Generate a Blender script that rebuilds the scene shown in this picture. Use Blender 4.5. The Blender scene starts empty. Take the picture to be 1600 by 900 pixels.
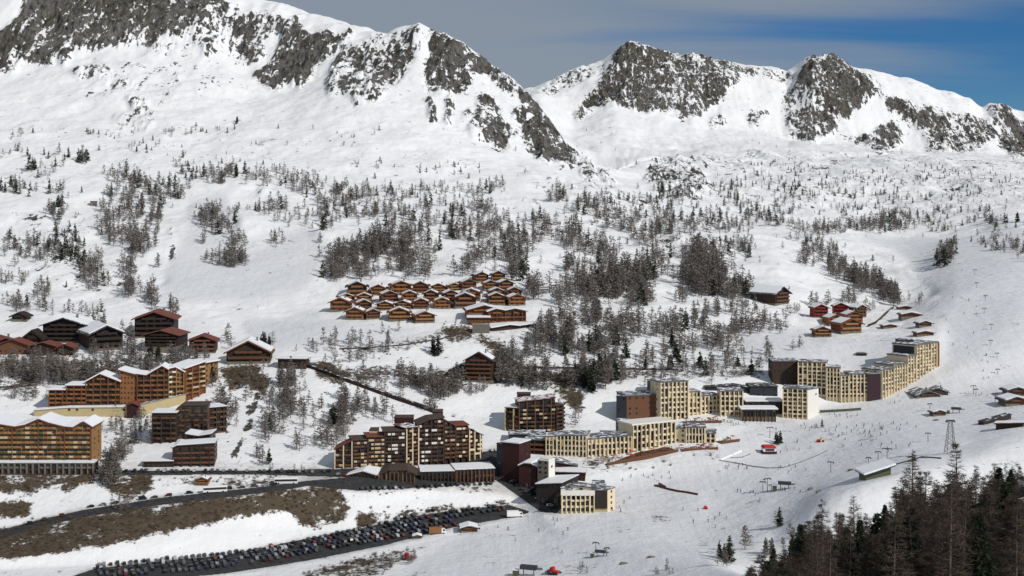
import bpy, bmesh, math, random
import numpy as np
from mathutils import Vector, Matrix
R = math.radians
random.seed(7)
rng = np.random.default_rng(7)
scene = bpy.context.scene

# ---------------------------------------------------------------- camera, sky, sun, exposure
FPX, VH = 2200.0, 300.0          # focal length in photo pixels (1600 wide), horizon row
cam_d = bpy.data.cameras.new('camera'); cam = bpy.data.objects.new('camera', cam_d)
scene.collection.objects.link(cam); scene.camera = cam
cam.location = (0, 0, 0); cam.rotation_euler = (R(90), 0, 0)
cam_d.sensor_width = 36; cam_d.lens = 36 * FPX / 1600
cam_d.shift_y = -(450 - VH) / 1600
cam_d.clip_start = 0.5; cam_d.clip_end = 60000

SUN_AZ_X, SUN_AZ_Y, SUN_EL = 0.76, -0.65, 36.0     # horizontal direction towards the sun, elevation
az = math.atan2(SUN_AZ_X, SUN_AZ_Y)                # clockwise from +Y
w = bpy.data.worlds.new('World'); scene.world = w; w.use_nodes = True
nt = w.node_tree; nt.nodes.clear()
def N(t, **k):
    n = nt.nodes.new(t)
    for a, b in k.items(): setattr(n, a, b)
    return n
sky = N('ShaderNodeTexSky', sky_type='NISHITA', sun_disc=False)
sky.sun_elevation = R(SUN_EL); sky.sun_rotation = az
sky.altitude = 2200; sky.air_density = 1.0; sky.dust_density = 0.3; sky.ozone_density = 4.0
bg = N('ShaderNodeBackground'); bg.inputs['Strength'].default_value = 0.085
out = N('ShaderNodeOutputWorld')
tc = N('ShaderNodeTexCoord')
# thin cirrus: noise over the sky direction, laid on a high flat layer (x/z, y/z)
sep = N('ShaderNodeSeparateXYZ'); nt.links.new(tc.outputs['Generated'], sep.inputs[0])
zc = N('ShaderNodeMath', operation='MAXIMUM'); nt.links.new(sep.outputs['Z'], zc.inputs[0]); zc.inputs[1].default_value = 0.0
zd = N('ShaderNodeMath', operation='ADD'); nt.links.new(zc.outputs[0], zd.inputs[0]); zd.inputs[1].default_value = 0.10
dx = N('ShaderNodeMath', operation='DIVIDE'); nt.links.new(sep.outputs['X'], dx.inputs[0]); nt.links.new(zd.outputs[0], dx.inputs[1])
dy = N('ShaderNodeMath', operation='DIVIDE'); nt.links.new(sep.outputs['Y'], dy.inputs[0]); nt.links.new(zd.outputs[0], dy.inputs[1])
cmb = N('ShaderNodeCombineXYZ'); nt.links.new(dx.outputs[0], cmb.inputs[0]); nt.links.new(dy.outputs[0], cmb.inputs[1])
mp = N('ShaderNodeMapping'); mp.inputs['Rotation'].default_value = (0, 0, R(16)); mp.inputs['Scale'].default_value = (0.5, 1.0, 1)
nt.links.new(cmb.outputs[0], mp.inputs[0])
ns = N('ShaderNodeTexNoise'); ns.inputs['Scale'].default_value = 1.0; ns.inputs['Detail'].default_value = 7; ns.inputs['Roughness'].default_value = 0.5; ns.inputs['Distortion'].default_value = 0.4
nt.links.new(mp.outputs[0], ns.inputs['Vector'])
# the veil is denser towards the west (left) and thins to blue in the east
bias = N('ShaderNodeMath', operation='MULTIPLY_ADD'); nt.links.new(dx.outputs[0], bias.inputs[0]); bias.inputs[1].default_value = -0.26; bias.inputs[2].default_value = 0.34
addn = N('ShaderNodeMath', operation='ADD'); nt.links.new(ns.outputs['Fac'], addn.inputs[0]); nt.links.new(bias.outputs[0], addn.inputs[1])
cr = N('ShaderNodeMapRange'); cr.interpolation_type = 'SMOOTHSTEP'
cr.inputs['From Min'].default_value = 0.36; cr.inputs['From Max'].default_value = 0.80; cr.inputs['To Max'].default_value = 0.85
nt.links.new(addn.outputs[0], cr.inputs['Value'])
hs = N('ShaderNodeHueSaturation'); hs.inputs['Saturation'].default_value = 1.3; hs.inputs['Value'].default_value = 0.85
nt.links.new(sky.outputs[0], hs.inputs['Color'])
mixc = N('ShaderNodeMix', data_type='RGBA'); nt.links.new(cr.outputs[0], mixc.inputs[0])
tint = N('ShaderNodeMix', data_type='RGBA', blend_type='MULTIPLY'); tint.inputs[0].default_value = 1; tint.inputs[7].default_value = (.50, .70, .88, 1)
nt.links.new(hs.outputs[0], tint.inputs[6]); nt.links.new(tint.outputs[2], mixc.inputs[6]); mixc.inputs[7].default_value = (3.6, 4.05, 4.5, 1)
nt.links.new(mixc.outputs[2], bg.inputs[0]); nt.links.new(bg.outputs[0], out.inputs[0])

sd = bpy.data.lights.new('sun', 'SUN'); so = bpy.data.objects.new('sun', sd); scene.collection.objects.link(so)
sd.energy = 3.6; sd.angle = R(0.55); sd.color = (1.0, 0.95, 0.87)
tosun = Vector((SUN_AZ_X, SUN_AZ_Y, 0)).normalized() * math.cos(R(SUN_EL)) + Vector((0, 0, math.sin(R(SUN_EL))))
so.rotation_euler = (-tosun).to_track_quat('-Z', 'Y').to_euler(); so.location = (300, -200, 400)
vs = scene.view_settings; vs.view_transform = 'Standard'; vs.look = 'None'; vs.gamma = 1; vs.exposure = -0.15; vs.use_curve_mapping = False
scene.cycles.max_bounces = 4; scene.cycles.diffuse_bounces = 3; scene.cycles.transparent_max_bounces = 4

# ---------------------------------------------------------------- helpers
def link(o):
    scene.collection.objects.link(o); return o
def tag(o, label=None, cat=None, group=None, kind=None):
    if label: o['label'] = label
    if cat: o['category'] = cat
    if group: o['group'] = group
    if kind: o['kind'] = kind
    return o
def empty(name, loc, rz=0):
    o = link(bpy.data.objects.new(name, None)); o.location = loc; o.rotation_euler = (0, 0, rz); o.empty_display_size = 1
    return o
class MB:
    def __init__(s): s.v = []; s.f = []; s.mi = []
    def add(s, vs, fs, mi=0):
        k = len(s.v); s.v += [tuple(p) for p in vs]; s.f += [tuple(i + k for i in f) for f in fs]; s.mi += [mi] * len(fs); return s
    def box(s, x0, x1, y0, y1, z0, z1, mi=0):
        return s.add([(x0,y0,z0),(x1,y0,z0),(x1,y1,z0),(x0,y1,z0),(x0,y0,z1),(x1,y0,z1),(x1,y1,z1),(x0,y1,z1)],
                     [(0,3,2,1),(4,5,6,7),(0,1,5,4),(1,2,6,5),(2,3,7,6),(3,0,4,7)], mi)
    def hexa(s, lo, hi, mi=0):       # four bottom points, four top points
        return s.add(list(lo) + list(hi), [(0,3,2,1),(4,5,6,7),(0,1,5,4),(1,2,6,5),(2,3,7,6),(3,0,4,7)], mi)
    def prism(s, prof, y0, y1, mi=0):  # profile in x,z extruded along y
        n = len(prof); vs = [(x, y0, z) for x, z in prof] + [(x, y1, z) for x, z in prof]
        return s.add(vs, [tuple(range(n)), tuple(range(2*n-1, n-1, -1))] + [(i, i+n, (i+1)%n+n, (i+1)%n) for i in range(n)], mi)
    def tube(s, p, q, r0, r1=None, n=6, mi=0):
        r1 = r0 if r1 is None else r1; p = Vector(p); q = Vector(q); d = (q - p).normalized()
        a = d.orthogonal().normalized(); b = d.cross(a); vs = []
        for c, r in ((p, r0), (q, r1)):
            for i in range(n):
                t = 2*math.pi*i/n; vs.append(tuple(c + a*math.cos(t)*r + b*math.sin(t)*r))
        return s.add(vs, [(i, (i+1)%n, (i+1)%n+n, i+n) for i in range(n)] + [tuple(range(n-1,-1,-1)), tuple(range(n, 2*n))], mi)
    def mesh(s, name, mats):
        me = bpy.data.meshes.new(name); me.from_pydata(s.v, [], s.f)
        for m in (mats if isinstance(mats, (list, tuple)) else [mats]): me.materials.append(m)
        if any(s.mi): me.polygons.foreach_set('material_index', s.mi)
        me.update(); return me
    def build(s, name, mats, parent=None):
        return obj(name, s.mesh(name, mats), parent)
def obj(name, me, parent=None):
    o = link(bpy.data.objects.new(name, me))
    if parent is not None: o.parent = parent
    return o
def children(o, pool):
    return [c for c in pool if c.parent == o]
def copy_tree(parts, root, rootlabel=None):
    """parts: list of (object, parent index or None); returns the copied list."""
    new = []
    for o, pi in parts:
        c = o.copy(); scene.collection.objects.link(c)
        c.parent = new[pi][0] if pi is not None else None
        new.append((c, pi))
    return new

# ---------------------------------------------------------------- materials
def mat(name, col, rough=0.8, var=0.12, scale=0.6, bump=0.0, snow=0.0, spec=0.3, detail=4, metallic=0, col2=None):
    m = bpy.data.materials.new(name); m.use_nodes = True; t = m.node_tree; L = t.links
    b = t.nodes['Principled BSDF']; b.inputs['Roughness'].default_value = rough
    b.inputs['Specular IOR Level'].default_value = spec; b.inputs['Metallic'].default_value = metallic
    g = t.nodes.new('ShaderNodeNewGeometry')
    n = t.nodes.new('ShaderNodeTexNoise'); n.inputs['Scale'].default_value = scale; n.inputs['Detail'].default_value = detail; n.inputs['Roughness'].default_value = 0.65
    L.new(g.outputs['Position'], n.inputs['Vector'])
    mx = t.nodes.new('ShaderNodeMix'); mx.data_type = 'RGBA'
    c2 = col2 if col2 else tuple(min(1, c * (1 + 2.2 * var)) for c in col)
    mx.inputs[6].default_value = (*[c * (1 - 2.2*var) for c in col], 1); mx.inputs[7].default_value = (*c2, 1)
    L.new(n.outputs['Fac'], mx.inputs[0])
    src = mx.outputs[2]
    if snow > 0:        # old snow lying on what faces up
        n2 = t.nodes.new('ShaderNodeTexNoise'); n2.inputs['Scale'].default_value = 0.35; n2.inputs['Detail'].default_value = 5
        L.new(g.outputs['Position'], n2.inputs['Vector'])
        sp = t.nodes.new('ShaderNodeSeparateXYZ'); L.new(g.outputs['Normal'], sp.inputs[0])
        mr = t.nodes.new('ShaderNodeMapRange'); mr.inputs['From Min'].default_value = 0.5; mr.inputs['From Max'].default_value = 0.8
        L.new(sp.outputs['Z'], mr.inputs['Value'])
        th = t.nodes.new('ShaderNodeMapRange'); th.inputs['From Min'].default_value = 0.62 - 0.3*snow; th.inputs['From Max'].default_value = 0.68 - 0.3*snow
        L.new(n2.outputs['Fac'], th.inputs['Value'])
        mu = t.nodes.new('ShaderNodeMath'); mu.operation = 'MULTIPLY'; L.new(mr.outputs[0], mu.inputs[0]); L.new(th.outputs[0], mu.inputs[1])
        m2 = t.nodes.new('ShaderNodeMix'); m2.data_type = 'RGBA'; L.new(mu.outputs[0], m2.inputs[0]); L.new(src, m2.inputs[6]); m2.inputs[7].default_value = (.84,.86,.9,1)
        src = m2.outputs[2]
    L.new(src, b.inputs['Base Color'])
    if bump:
        bp = t.nodes.new('ShaderNodeBump'); bp.inputs['Strength'].default_value = 0.6; bp.inputs['Distance'].default_value = bump
        L.new(n.outputs['Fac'], bp.inputs['Height']); L.new(bp.outputs[0], b.inputs['Normal'])
    return m
M = {}
M['snow'] = mat('snow_cover', (.83,.85,.88), .65, .015, .4, bump=0.15)
# ---------------------------------------------------------------- noise
def _hash(ix, iy, seed):
    h = (ix.astype(np.int64) * 374761393 + iy.astype(np.int64) * 668265263 + seed * 2147483647) & 0xffffffff
    h = ((h ^ (h >> 13)) * 1274126177) & 0xffffffff
    return ((h ^ (h >> 16)) & 0xffff) / 65535.0
def vnoise(x, y, seed=0):
    ix = np.floor(x); iy = np.floor(y); fx = x - ix; fy = y - iy
    fx = fx*fx*fx*(fx*(fx*6-15)+10); fy = fy*fy*fy*(fy*(fy*6-15)+10)
    a = _hash(ix, iy, seed); b = _hash(ix+1, iy, seed); c = _hash(ix, iy+1, seed); d = _hash(ix+1, iy+1, seed)
    return (a*(1-fx)+b*fx)*(1-fy) + (c*(1-fx)+d*fx)*fy
def fbm(x, y, scale, octv=4, seed=0, ridged=False, gain=0.5):
    s = 0; a = 1; tot = 0; c, sn = math.cos(.5), math.sin(.5)
    x = x/scale; y = y/scale
    for o in range(octv):
        n = vnoise(x, y, seed+o*17)
        if ridged: n = 1-np.abs(2*n-1)
        s = s + a*(n if ridged else n*2-1); tot += a; a *= gain
        x, y = (x*c - y*sn)*2.03, (x*sn + y*c)*2.03
    return s/tot
def pchip(xk, yk, x):
    xk = np.asarray(xk, float); yk = np.asarray(yk, float); h = np.diff(xk); dl = np.diff(yk)/h
    m = np.zeros(len(xk)); m[0] = dl[0]; m[-1] = dl[-1]
    for i in range(1, len(xk)-1):
        if dl[i-1]*dl[i] > 0:
            w1 = 2*h[i]+h[i-1]; w2 = h[i]+2*h[i-1]; m[i] = (w1+w2)/(w1/dl[i-1]+w2/dl[i])
    i = np.clip(np.searchsorted(xk, x)-1, 0, len(h)-1); t = np.clip((x-xk[i])/h[i], 0, 1)
    return yk[i]*(1+2*t)*(1-t)**2 + h[i]*m[i]*t*(1-t)**2 + yk[i+1]*t*t*(3-2*t) + h[i]*m[i+1]*t*t*(t-1)

# ---------------------------------------------------------------- terrain: lines of relief (bearing, elevation angle row, distance)
# every line runs across the valley from left to right, each farther off than the last
def P(*a): return [tuple(a[i:i+3]) for i in range(0, len(a), 3)]
LN = [
 ('A', P(-700,905,600, 0,905,622, 150,905,626, 350,905,628, 600,905,600, 800,905,590, 1000,905,560, 1100,905,520, 1200,905,400, 1300,905,310, 1450,905,230, 1600,905,200, 2300,905,160)),
 ('B', P(-700,902,606, 0,902,630, 150,898,635, 350,893,640, 480,875,652, 600,853,672, 700,838,682, 800,832,684, 880,845,655, 1000,862,610, 1100,885,555, 1200,903,430, 1300,888,345, 1400,858,310, 1450,842,305, 1600,795,300, 2300,750,300)),
 ('C', P(-700,892,630, 0,890,645, 150,884,650, 350,868,668, 480,845,688, 560,828,700, 700,803,716, 800,792,728, 880,828,672, 1000,850,635, 1100,866,600, 1200,888,570, 1300,895,560, 1400,890,560, 1600,860,560, 2300,840,560)),
 ('D', P(-700,870,645, 0,868,655, 150,855,662, 350,832,683, 480,825,700, 560,797,713, 700,780,729, 800,772,738, 880,815,690, 1000,830,660, 1100,845,640, 1200,835,625, 1300,775,620, 1400,742,630, 1500,720,650, 1600,690,680, 2300,650,720)),
 ('E', P(-700,838,670, 0,838,680, 150,802,695, 350,775,708, 480,761,722, 560,768,724, 700,761,739, 800,760,746, 880,802,702, 1000,800,700, 1100,800,690, 1200,780,690, 1300,740,704, 1400,715,705, 1500,695,720, 1600,670,735, 2300,620,780)),
 ('F', P(-700,825,682, 0,820,692, 150,788,706, 350,764,720, 480,750,735, 560,748,738, 700,745,754, 800,735,768, 880,772,734, 960,770,735, 1050,755,745, 1200,730,755, 1300,705,775, 1400,680,780, 1500,665,790, 1600,650,800, 2300,600,850)),
 ('G', P(-700,742,725, 0,740,735, 150,738,738, 350,737,742, 480,738,747, 560,727,755, 650,722,766, 750,706,784, 800,712,780, 900,722,768, 1000,715,775, 1120,697,790, 1200,700,800, 1300,665,835, 1400,640,860, 1500,620,880, 1600,600,900, 2300,560,950)),
 ('H', P(-700,648,840, 0,648,840, 200,645,845, 300,622,862, 400,640,845, 480,655,830, 560,650,840, 650,640,858, 750,652,860, 850,665,848, 900,662,850, 1000,657,860, 1100,650,865, 1160,648,868, 1250,652,862, 1300,638,878, 1400,612,900, 1460,588,916, 1500,570,930, 1600,540,960, 2300,500,1050)),
 ('I', P(-700,590,895, 0,588,900, 200,585,900, 350,575,912, 480,573,915, 600,592,903, 750,600,900, 850,600,905, 960,592,910, 1100,600,900, 1200,600,905, 1300,598,915, 1400,560,945, 1500,520,1000, 1600,490,1030, 2300,450,1120)),
 ('J', P(-700,548,960, 0,548,960, 200,545,960, 350,545,965, 500,548,958, 700,560,950, 900,570,940, 1100,570,942, 1200,560,955, 1300,530,1000, 1400,512,1040, 1500,470,1090, 1600,440,1150, 2300,410,1250)),
 ('K', P(-700,500,1040, 0,500,1040, 200,500,1040, 400,510,1030, 540,505,1012, 700,508,1010, 820,512,1010, 950,520,1012, 1100,518,1030, 1200,490,1080, 1300,500,1070, 1400,492,1110, 1500,440,1180, 1600,410,1240, 2300,380,1350)),
 ('L', P(-700,440,1160, 0,450,1140, 200,450,1140, 400,465,1115, 540,460,1110, 700,440,1145, 800,432,1165, 950,450,1140, 1100,450,1150, 1200,440,1190, 1300,460,1200, 1400,450,1230, 1500,400,1330, 1600,375,1400, 2300,350,1500)),
 ('M', P(-700,340,1350, 0,350,1330, 200,350,1330, 400,350,1350, 600,350,1350, 800,350,1380, 1000,355,1420, 1200,360,1500, 1400,380,1530, 1500,360,1570, 1600,340,1620, 2300,330,1750)),
 ('N', P(-700,260,1560, 0,265,1560, 200,265,1560, 400,270,1560, 600,265,1600, 800,270,1650, 900,280,1680, 1000,298,1705, 1100,303,1760, 1200,300,1900, 1400,310,1950, 1600,292,2000, 2300,280,2100)),
 ('O', P(-700,190,1780, 0,195,1780, 200,195,1780, 400,190,1800, 530,190,1780, 650,200,1770, 760,215,1790, 830,238,1790, 870,255,1790, 900,265,1800, 1000,280,1900, 1100,280,2000, 1200,270,2200, 1400,265,2250, 1600,262,2300, 2300,260,2400)),
 ('P', P(-700,100,2050, 0,112,2010, 100,92,2040, 200,80,2060, 300,85,2070, 400,120,2060, 480,128,2020, 530,120,2000, 600,120,1960, 655,118,1960, 720,135,1940, 800,178,1900, 840,212,1885, 870,232,1875, 900,248,1880, 1000,262,2050, 1100,258,2250, 1200,248,2500, 1400,247,2550, 1600,252,2600, 2300,250,2600)),
 ('Q', P(-700,-60,2350, 0,-45,2300, 200,-60,2330, 350,-20,2300, 400,-6,2290, 440,2,2280, 470,15,2260, 530,35,2230, 575,51,2200, 595,58,2170, 605,60,2150, 620,53,2125, 640,47,2110, 655,42,2100, 668,50,2095, 690,63,2090, 715,68,2080, 740,86,2070, 765,108,2050, 785,117,2035, 815,138,2015, 835,160,2005, 855,182,1990, 875,208,1975, 900,238,1960, 930,262,1960, 960,262,2050, 1000,252,2250, 1100,243,2500, 1200,236,2750, 1400,240,2800, 1600,247,2850, 2300,245,2850)),
 ('S', P(-700,200,3000, 0,200,3000, 500,220,2900, 700,230,2800, 830,224,2700, 870,224,2700, 900,228,2700, 960,234,2720, 1000,235,2800, 1100,226,2950, 1200,222,3050, 1400,236,3050, 1600,246,3050, 2300,245,3050)),
 ('T', P(-700,180,3400, 0,180,3400, 700,185,3300, 800,165,3260, 840,150,3250, 900,188,3180, 960,178,3170, 1020,190,3170, 1100,202,3170, 1200,214,3160, 1250,222,3150, 1350,228,3150, 1400,236,3150, 1500,239,3150, 1600,248,3150, 2300,240,3150)),
 ('U', P(-700,120,4000, 0,100,4000, 500,130,3950, 600,140,3900, 700,140,3700, 800,143,3650, 835,139,3600, 850,134,3600, 880,118,3580, 900,108,3550, 925,98,3550, 942,92,3550, 955,82,3550, 965,75,3550, 985,66,3550, 1000,68,3550, 1015,72,3550, 1035,83,3550, 1055,86,3550, 1085,88,3550, 1110,97,3550, 1145,102,3550, 1180,104,3560, 1205,103,3570, 1228,112,3570, 1243,102,3560, 1258,90,3520, 1270,87,3500, 1290,88,3500, 1330,101,3500, 1400,120,3500, 1470,140,3500, 1515,150,3500, 1535,164,3520, 1550,160,3520, 1570,164,3530, 1600,171,3560, 1700,175,3560, 2300,150,3600)),
 ('V', P(-700,320,5600, 800,320,5600, 2300,320,5600)),
]
ROWS = [26,14,16,26,26,12,36,46,34,24,26,38,56,58,62,66,90,10,60,110,14]   # grid rows towards each line (first: from below the frame)
uin = np.arange(-60, 1661, 1.9)
uc = np.concatenate([np.linspace(-700, -75, 36), uin, np.linspace(1675, 2300, 36)])
NU = len(uc)
lineY = []; lineZ = []
for nm, pts in LN:
    a = np.array(pts, float)
    Y = pchip(a[:,0], a[:,2], uc)
    v = np.interp(uc, a[:,0], a[:,1]) if nm in 'QU' else pchip(a[:,0], a[:,1], uc)
    lineY.append(Y); lineZ.append((VH - v)/FPX*Y)
# ground between the viewpoint and the first line: the viewer's own hillside
y0 = np.full(NU, 4.0); z0 = np.full(NU, -2.5)
y1 = np.full(NU, 60.0); z1 = np.interp(uc, [-700, 900, 1300, 2300], [-34, -34, -28, -22])
lineY = [y0, y1] + lineY; lineZ = [z0, z1] + lineZ
rows = [6] + ROWS
LY = np.array(lineY); LZ = np.array(lineZ)
for i in range(1, len(LY)): LY[i] = np.maximum(LY[i], LY[i-1] + 3)
LZ_v = VH - FPX*LZ/LY
# smooth monotone (Hermite) curves of height against distance in every bearing
nl = len(LY); hY = np.diff(LY, axis=0); dl = np.diff(LZ, axis=0)/hY
mt = np.zeros_like(LZ); mt[0] = dl[0]; mt[-1] = dl[-1]
for i in range(1, nl-1):
    same = dl[i-1]*dl[i] > 0; w1 = 2*hY[i]+hY[i-1]; w2 = hY[i]+2*hY[i-1]
    with np.errstate(divide='ignore', invalid='ignore'):
        hm = (w1+w2)/(w1/dl[i-1]+w2/dl[i])
    mt[i] = np.where(same, hm, 0)
Yg = []; Zg = []; SEG = []
names = ['y', 'z'] + [n for n, _ in LN]
for i in range(nl-1):
    n = rows[i]
    for k in range(n):
        t = k/n
        if names[i+1] == 'U': t = 1-(1-t)**1.15
        Yg.append(LY[i] + hY[i]*t)
        Zg.append(LZ[i]*(1+2*t)*(1-t)**2 + hY[i]*mt[i]*t*(1-t)**2 + LZ[i+1]*t*t*(3-2*t) + hY[i]*mt[i+1]*t*t*(t-1))
        SEG.append(i)
Yg.append(LY[-1]); Zg.append(LZ[-1]); SEG.append(nl-2)
Yg = np.array(Yg); Zg = np.array(Zg); SEG = np.array(SEG); NR = len(Yg)
Xg = (uc[None,:]-800)/FPX*Yg
Vg = VH - FPX*Zg/Yg
Ug = np.broadcast_to(uc[None,:], Yg.shape)
iQ = names.index('Q'); back = (SEG >= iQ)[:,None] & np.ones((1,NU), bool)

# ---------------------------------------------------------------- ground cover maps (bearing x elevation rasters; each is where that cover lies)
MW, MH, MO = 1720, 1110, 160        # raster: u from -60, v from -160
gu, gv = np.meshgrid(np.arange(MW)-60+.5, np.arange(MH)-MO+.5)
def inpoly(poly, U=None, V=None):
    U = gu if U is None else U; V = gv if V is None else V
    ins = np.zeros(U.shape, bool); n = len(poly)
    for i in range(n):
        x0, y0_ = poly[i]; x1, y1_ = poly[(i+1)%n]
        if y0_ == y1_: continue
        c = ((y0_ > V) != (y1_ > V)) & (U < (x1-x0)*(V-y0_)/(y1_-y0_)+x0)
        ins ^= c
    return ins
def blur(a, r, it=2):
    for _ in range(it):
        for ax in (0, 1):
            p = np.concatenate([np.repeat(np.take(a, [0], ax), r, ax), a, np.repeat(np.take(a, [-1], ax), r+1, ax)], ax)
            c = np.cumsum(p, ax); k = 2*r+1
            n = a.shape[ax]
            hi = np.take(c, np.arange(k, k+n)-0, ax) if False else np.take(c, np.arange(k-1, k-1+n), ax)
            lo = np.concatenate([np.zeros_like(np.take(c, [0], ax)), np.take(c, np.arange(0, n-1), ax)], ax)
            a = (hi-lo)/k
    return a
def raster(polys, r):
    a = np.zeros((MH, MW))
    for d, q in polys:
        p = [(q[i], q[i+1]) for i in range(0, len(q), 2)]
        us = [c[0] for c in p]; vs_ = [c[1] for c in p]
        a0, a1 = max(0, int(min(us))+59), min(MW, int(max(us))+62); b0, b1 = max(0, int(min(vs_))+MO-1), min(MH, int(max(vs_))+MO+2)
        if a1 <= a0 or b1 <= b0: continue
        sl = (slice(b0, b1), slice(a0, a1))
        m = inpoly(p, gu[sl], gv[sl]); a[sl] = np.where(m, np.maximum(a[sl], d), a[sl])
    return blur(a, r)
def samp(a, U, V):
    x = np.clip(U+60-.5, 0, MW-1.01); y = np.clip(V+MO-.5, 0, MH-1.01)
    ix = x.astype(int); iy = y.astype(int); fx = x-ix; fy = y-iy
    ok = (U > -200) & (U < 1800)
    return (a[iy,ix]*(1-fx)*(1-fy)+a[iy,ix+1]*fx*(1-fy)+a[iy+1,ix]*(1-fx)*fy+a[iy+1,ix+1]*fx*fy)*ok
rock_main = raster([
 (.04,(-60,190,250,185,520,215,640,230,820,262,1000,300,1130,310,1300,262,1660,250,1660,345,1480,360,1300,368,1200,400,1130,430,1000,400,860,350,600,330,420,250,200,250,0,320,-60,330)),
 (.18,(1120,245,1300,240,1660,250,1660,330,1400,330,1200,330,1100,310)),(.2,(860,270,960,300,1080,330,1150,400,1060,400,960,340,850,310)),(.18,(20,330,130,330,190,440,120,480,60,420)),(.12,(150,100,330,90,420,150,260,170,120,150)),
 (.3,(1020,225,1110,238,1180,262,1120,262,1030,245)),
 (.93,(-60,118,-60,40,0,48,30,28,45,-10,60,-60,340,-60,352,-5,318,18,340,30,305,35,272,50,240,62,222,70,208,56,192,68,115,70,100,76,112,84,100,98,85,84,78,96,60,90,28,93,24,112,0,112)),
 (.55,(285,20,340,0,370,0,372,20,355,30,330,32,300,55,268,60)),(.38,(290,30,410,30,410,92,380,80,330,82,300,72)),
 (.72,(355,18,400,14,442,24,445,40,405,54,372,46)),(.6,(372,60,395,70,412,80,400,96,368,92,375,78)),
 (.8,(318,60,332,64,345,84,318,88)),(.3,(210,60,300,60,300,78,250,84)),
 (.94,(448,30,475,20,466,42,480,52,552,56,550,66,518,84,492,104,484,126,468,139,450,130,435,138,420,136,398,128,398,116,425,100,432,82,440,60)),
 (.55,(108,112,130,100,168,100,173,112,152,122,125,122)),(.42,(165,128,200,124,222,136,215,144,180,142)),(.4,(180,95,205,92,230,104,225,112,200,102)),
 (.45,(258,116,280,112,288,120,268,126)),(.5,(195,155,225,155,240,172,238,200,228,206,215,190,180,188,176,180,210,176)),(.35,(300,98,330,98,328,104,305,104)),
 (.66,(512,158,510,128,520,100,545,78,575,68,610,62,640,48,652,50,652,82,640,105,618,130,600,150,578,162,558,168,548,156,530,148)),
 (.8,(672,56,690,62,722,70,742,90,765,102,768,112,742,114,735,130,728,140,708,142,695,146,672,142,664,130,664,104,676,84)),
 (.75,(664,146,674,150,682,172,678,190,671,192,670,172)),(.65,(698,150,708,146,706,172,702,192,694,190,696,170)),(.5,(723,176,738,160,736,178,728,184)),
 (.68,(745,146,768,148,778,165,788,188,800,196,815,210,796,214,790,232,770,232,766,215,738,212,730,196,742,186)),
 (.88,(742,88,765,106,800,128,832,158,858,184,875,206,868,210,846,186,822,164,790,140,762,118)),
 (.65,(800,162,820,168,826,190,812,194,800,180)),
 (.93,(818,200,830,186,845,184,862,190,876,212,868,236,856,252,842,246,824,232,815,214)),
 (.8,(868,232,882,218,902,232,908,250,900,262,880,262,866,250)),(.62,(905,248,920,240,932,285,922,300,906,276)),(.62,(930,268,948,268,962,286,958,298,940,284)),
 (.6,(1016,252,1050,238,1068,250,1100,268,1112,298,1085,314,1060,318,1040,300,1020,296,1008,276)),
 (.42,(1058,222,1088,222,1126,244,1100,248)),(.4,(1160,236,1200,240,1190,248,1165,246)),
 (.7,(262,360,270,358,274,382,270,404,264,402,268,382)),(.3,(60,330,115,330,130,400,80,400)),
 (.55,(402,292,420,290,420,302,405,302)),
 (.92,(408,572,424,590,420,602,402,632,396,660,386,690,380,722,364,728,358,712,372,690,382,660,388,632,402,602)),
 (.5,(350,640,362,636,366,690,352,700)),
], 3)
rock_back = raster([
 (.5,(840,144,870,124,905,106,940,94,946,104,920,122,888,134,862,146)),
 (.86,(898,184,905,166,918,148,944,116,960,82,985,64,1032,80,1062,86,1075,100,1060,122,1046,142,1060,176,1030,182,1000,176,980,166,940,162,905,190)),
 (.74,(1056,176,1044,152,1058,128,1066,86,1100,90,1160,106,1150,138,1128,156,1092,180,1066,192)),
 (.5,(1156,108,1196,104,1236,112,1240,126,1222,132,1200,122,1165,120)),(.55,(1108,182,1130,178,1134,198,1112,202)),(.45,(1164,176,1202,172,1196,188,1176,196)),
 (.9,(1246,132,1254,100,1268,84,1298,86,1332,104,1362,130,1372,142,1340,166,1322,186,1300,182,1282,162,1264,146,1230,160,1225,150)),
 (.3,(1225,150,1262,146,1282,162,1300,186,1262,172,1228,186)),
 (.78,(1230,186,1262,168,1300,184,1312,202,1292,214,1266,225,1240,210)),(.45,(1225,160,1240,160,1240,215,1226,215)),
 (.8,(1308,206,1340,214,1370,200,1400,188,1412,214,1396,236,1370,239,1350,226)),
 (.72,(1368,140,1402,156,1432,164,1480,176,1560,188,1556,210,1532,236,1500,239,1452,236,1440,204,1412,182,1392,172)),
 (.88,(1540,162,1574,164,1590,195,1660,200,1660,250,1580,246,1560,226,1566,200)),
 (.35,(1330,110,1360,110,1380,140,1350,140)),
], 3)
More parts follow.
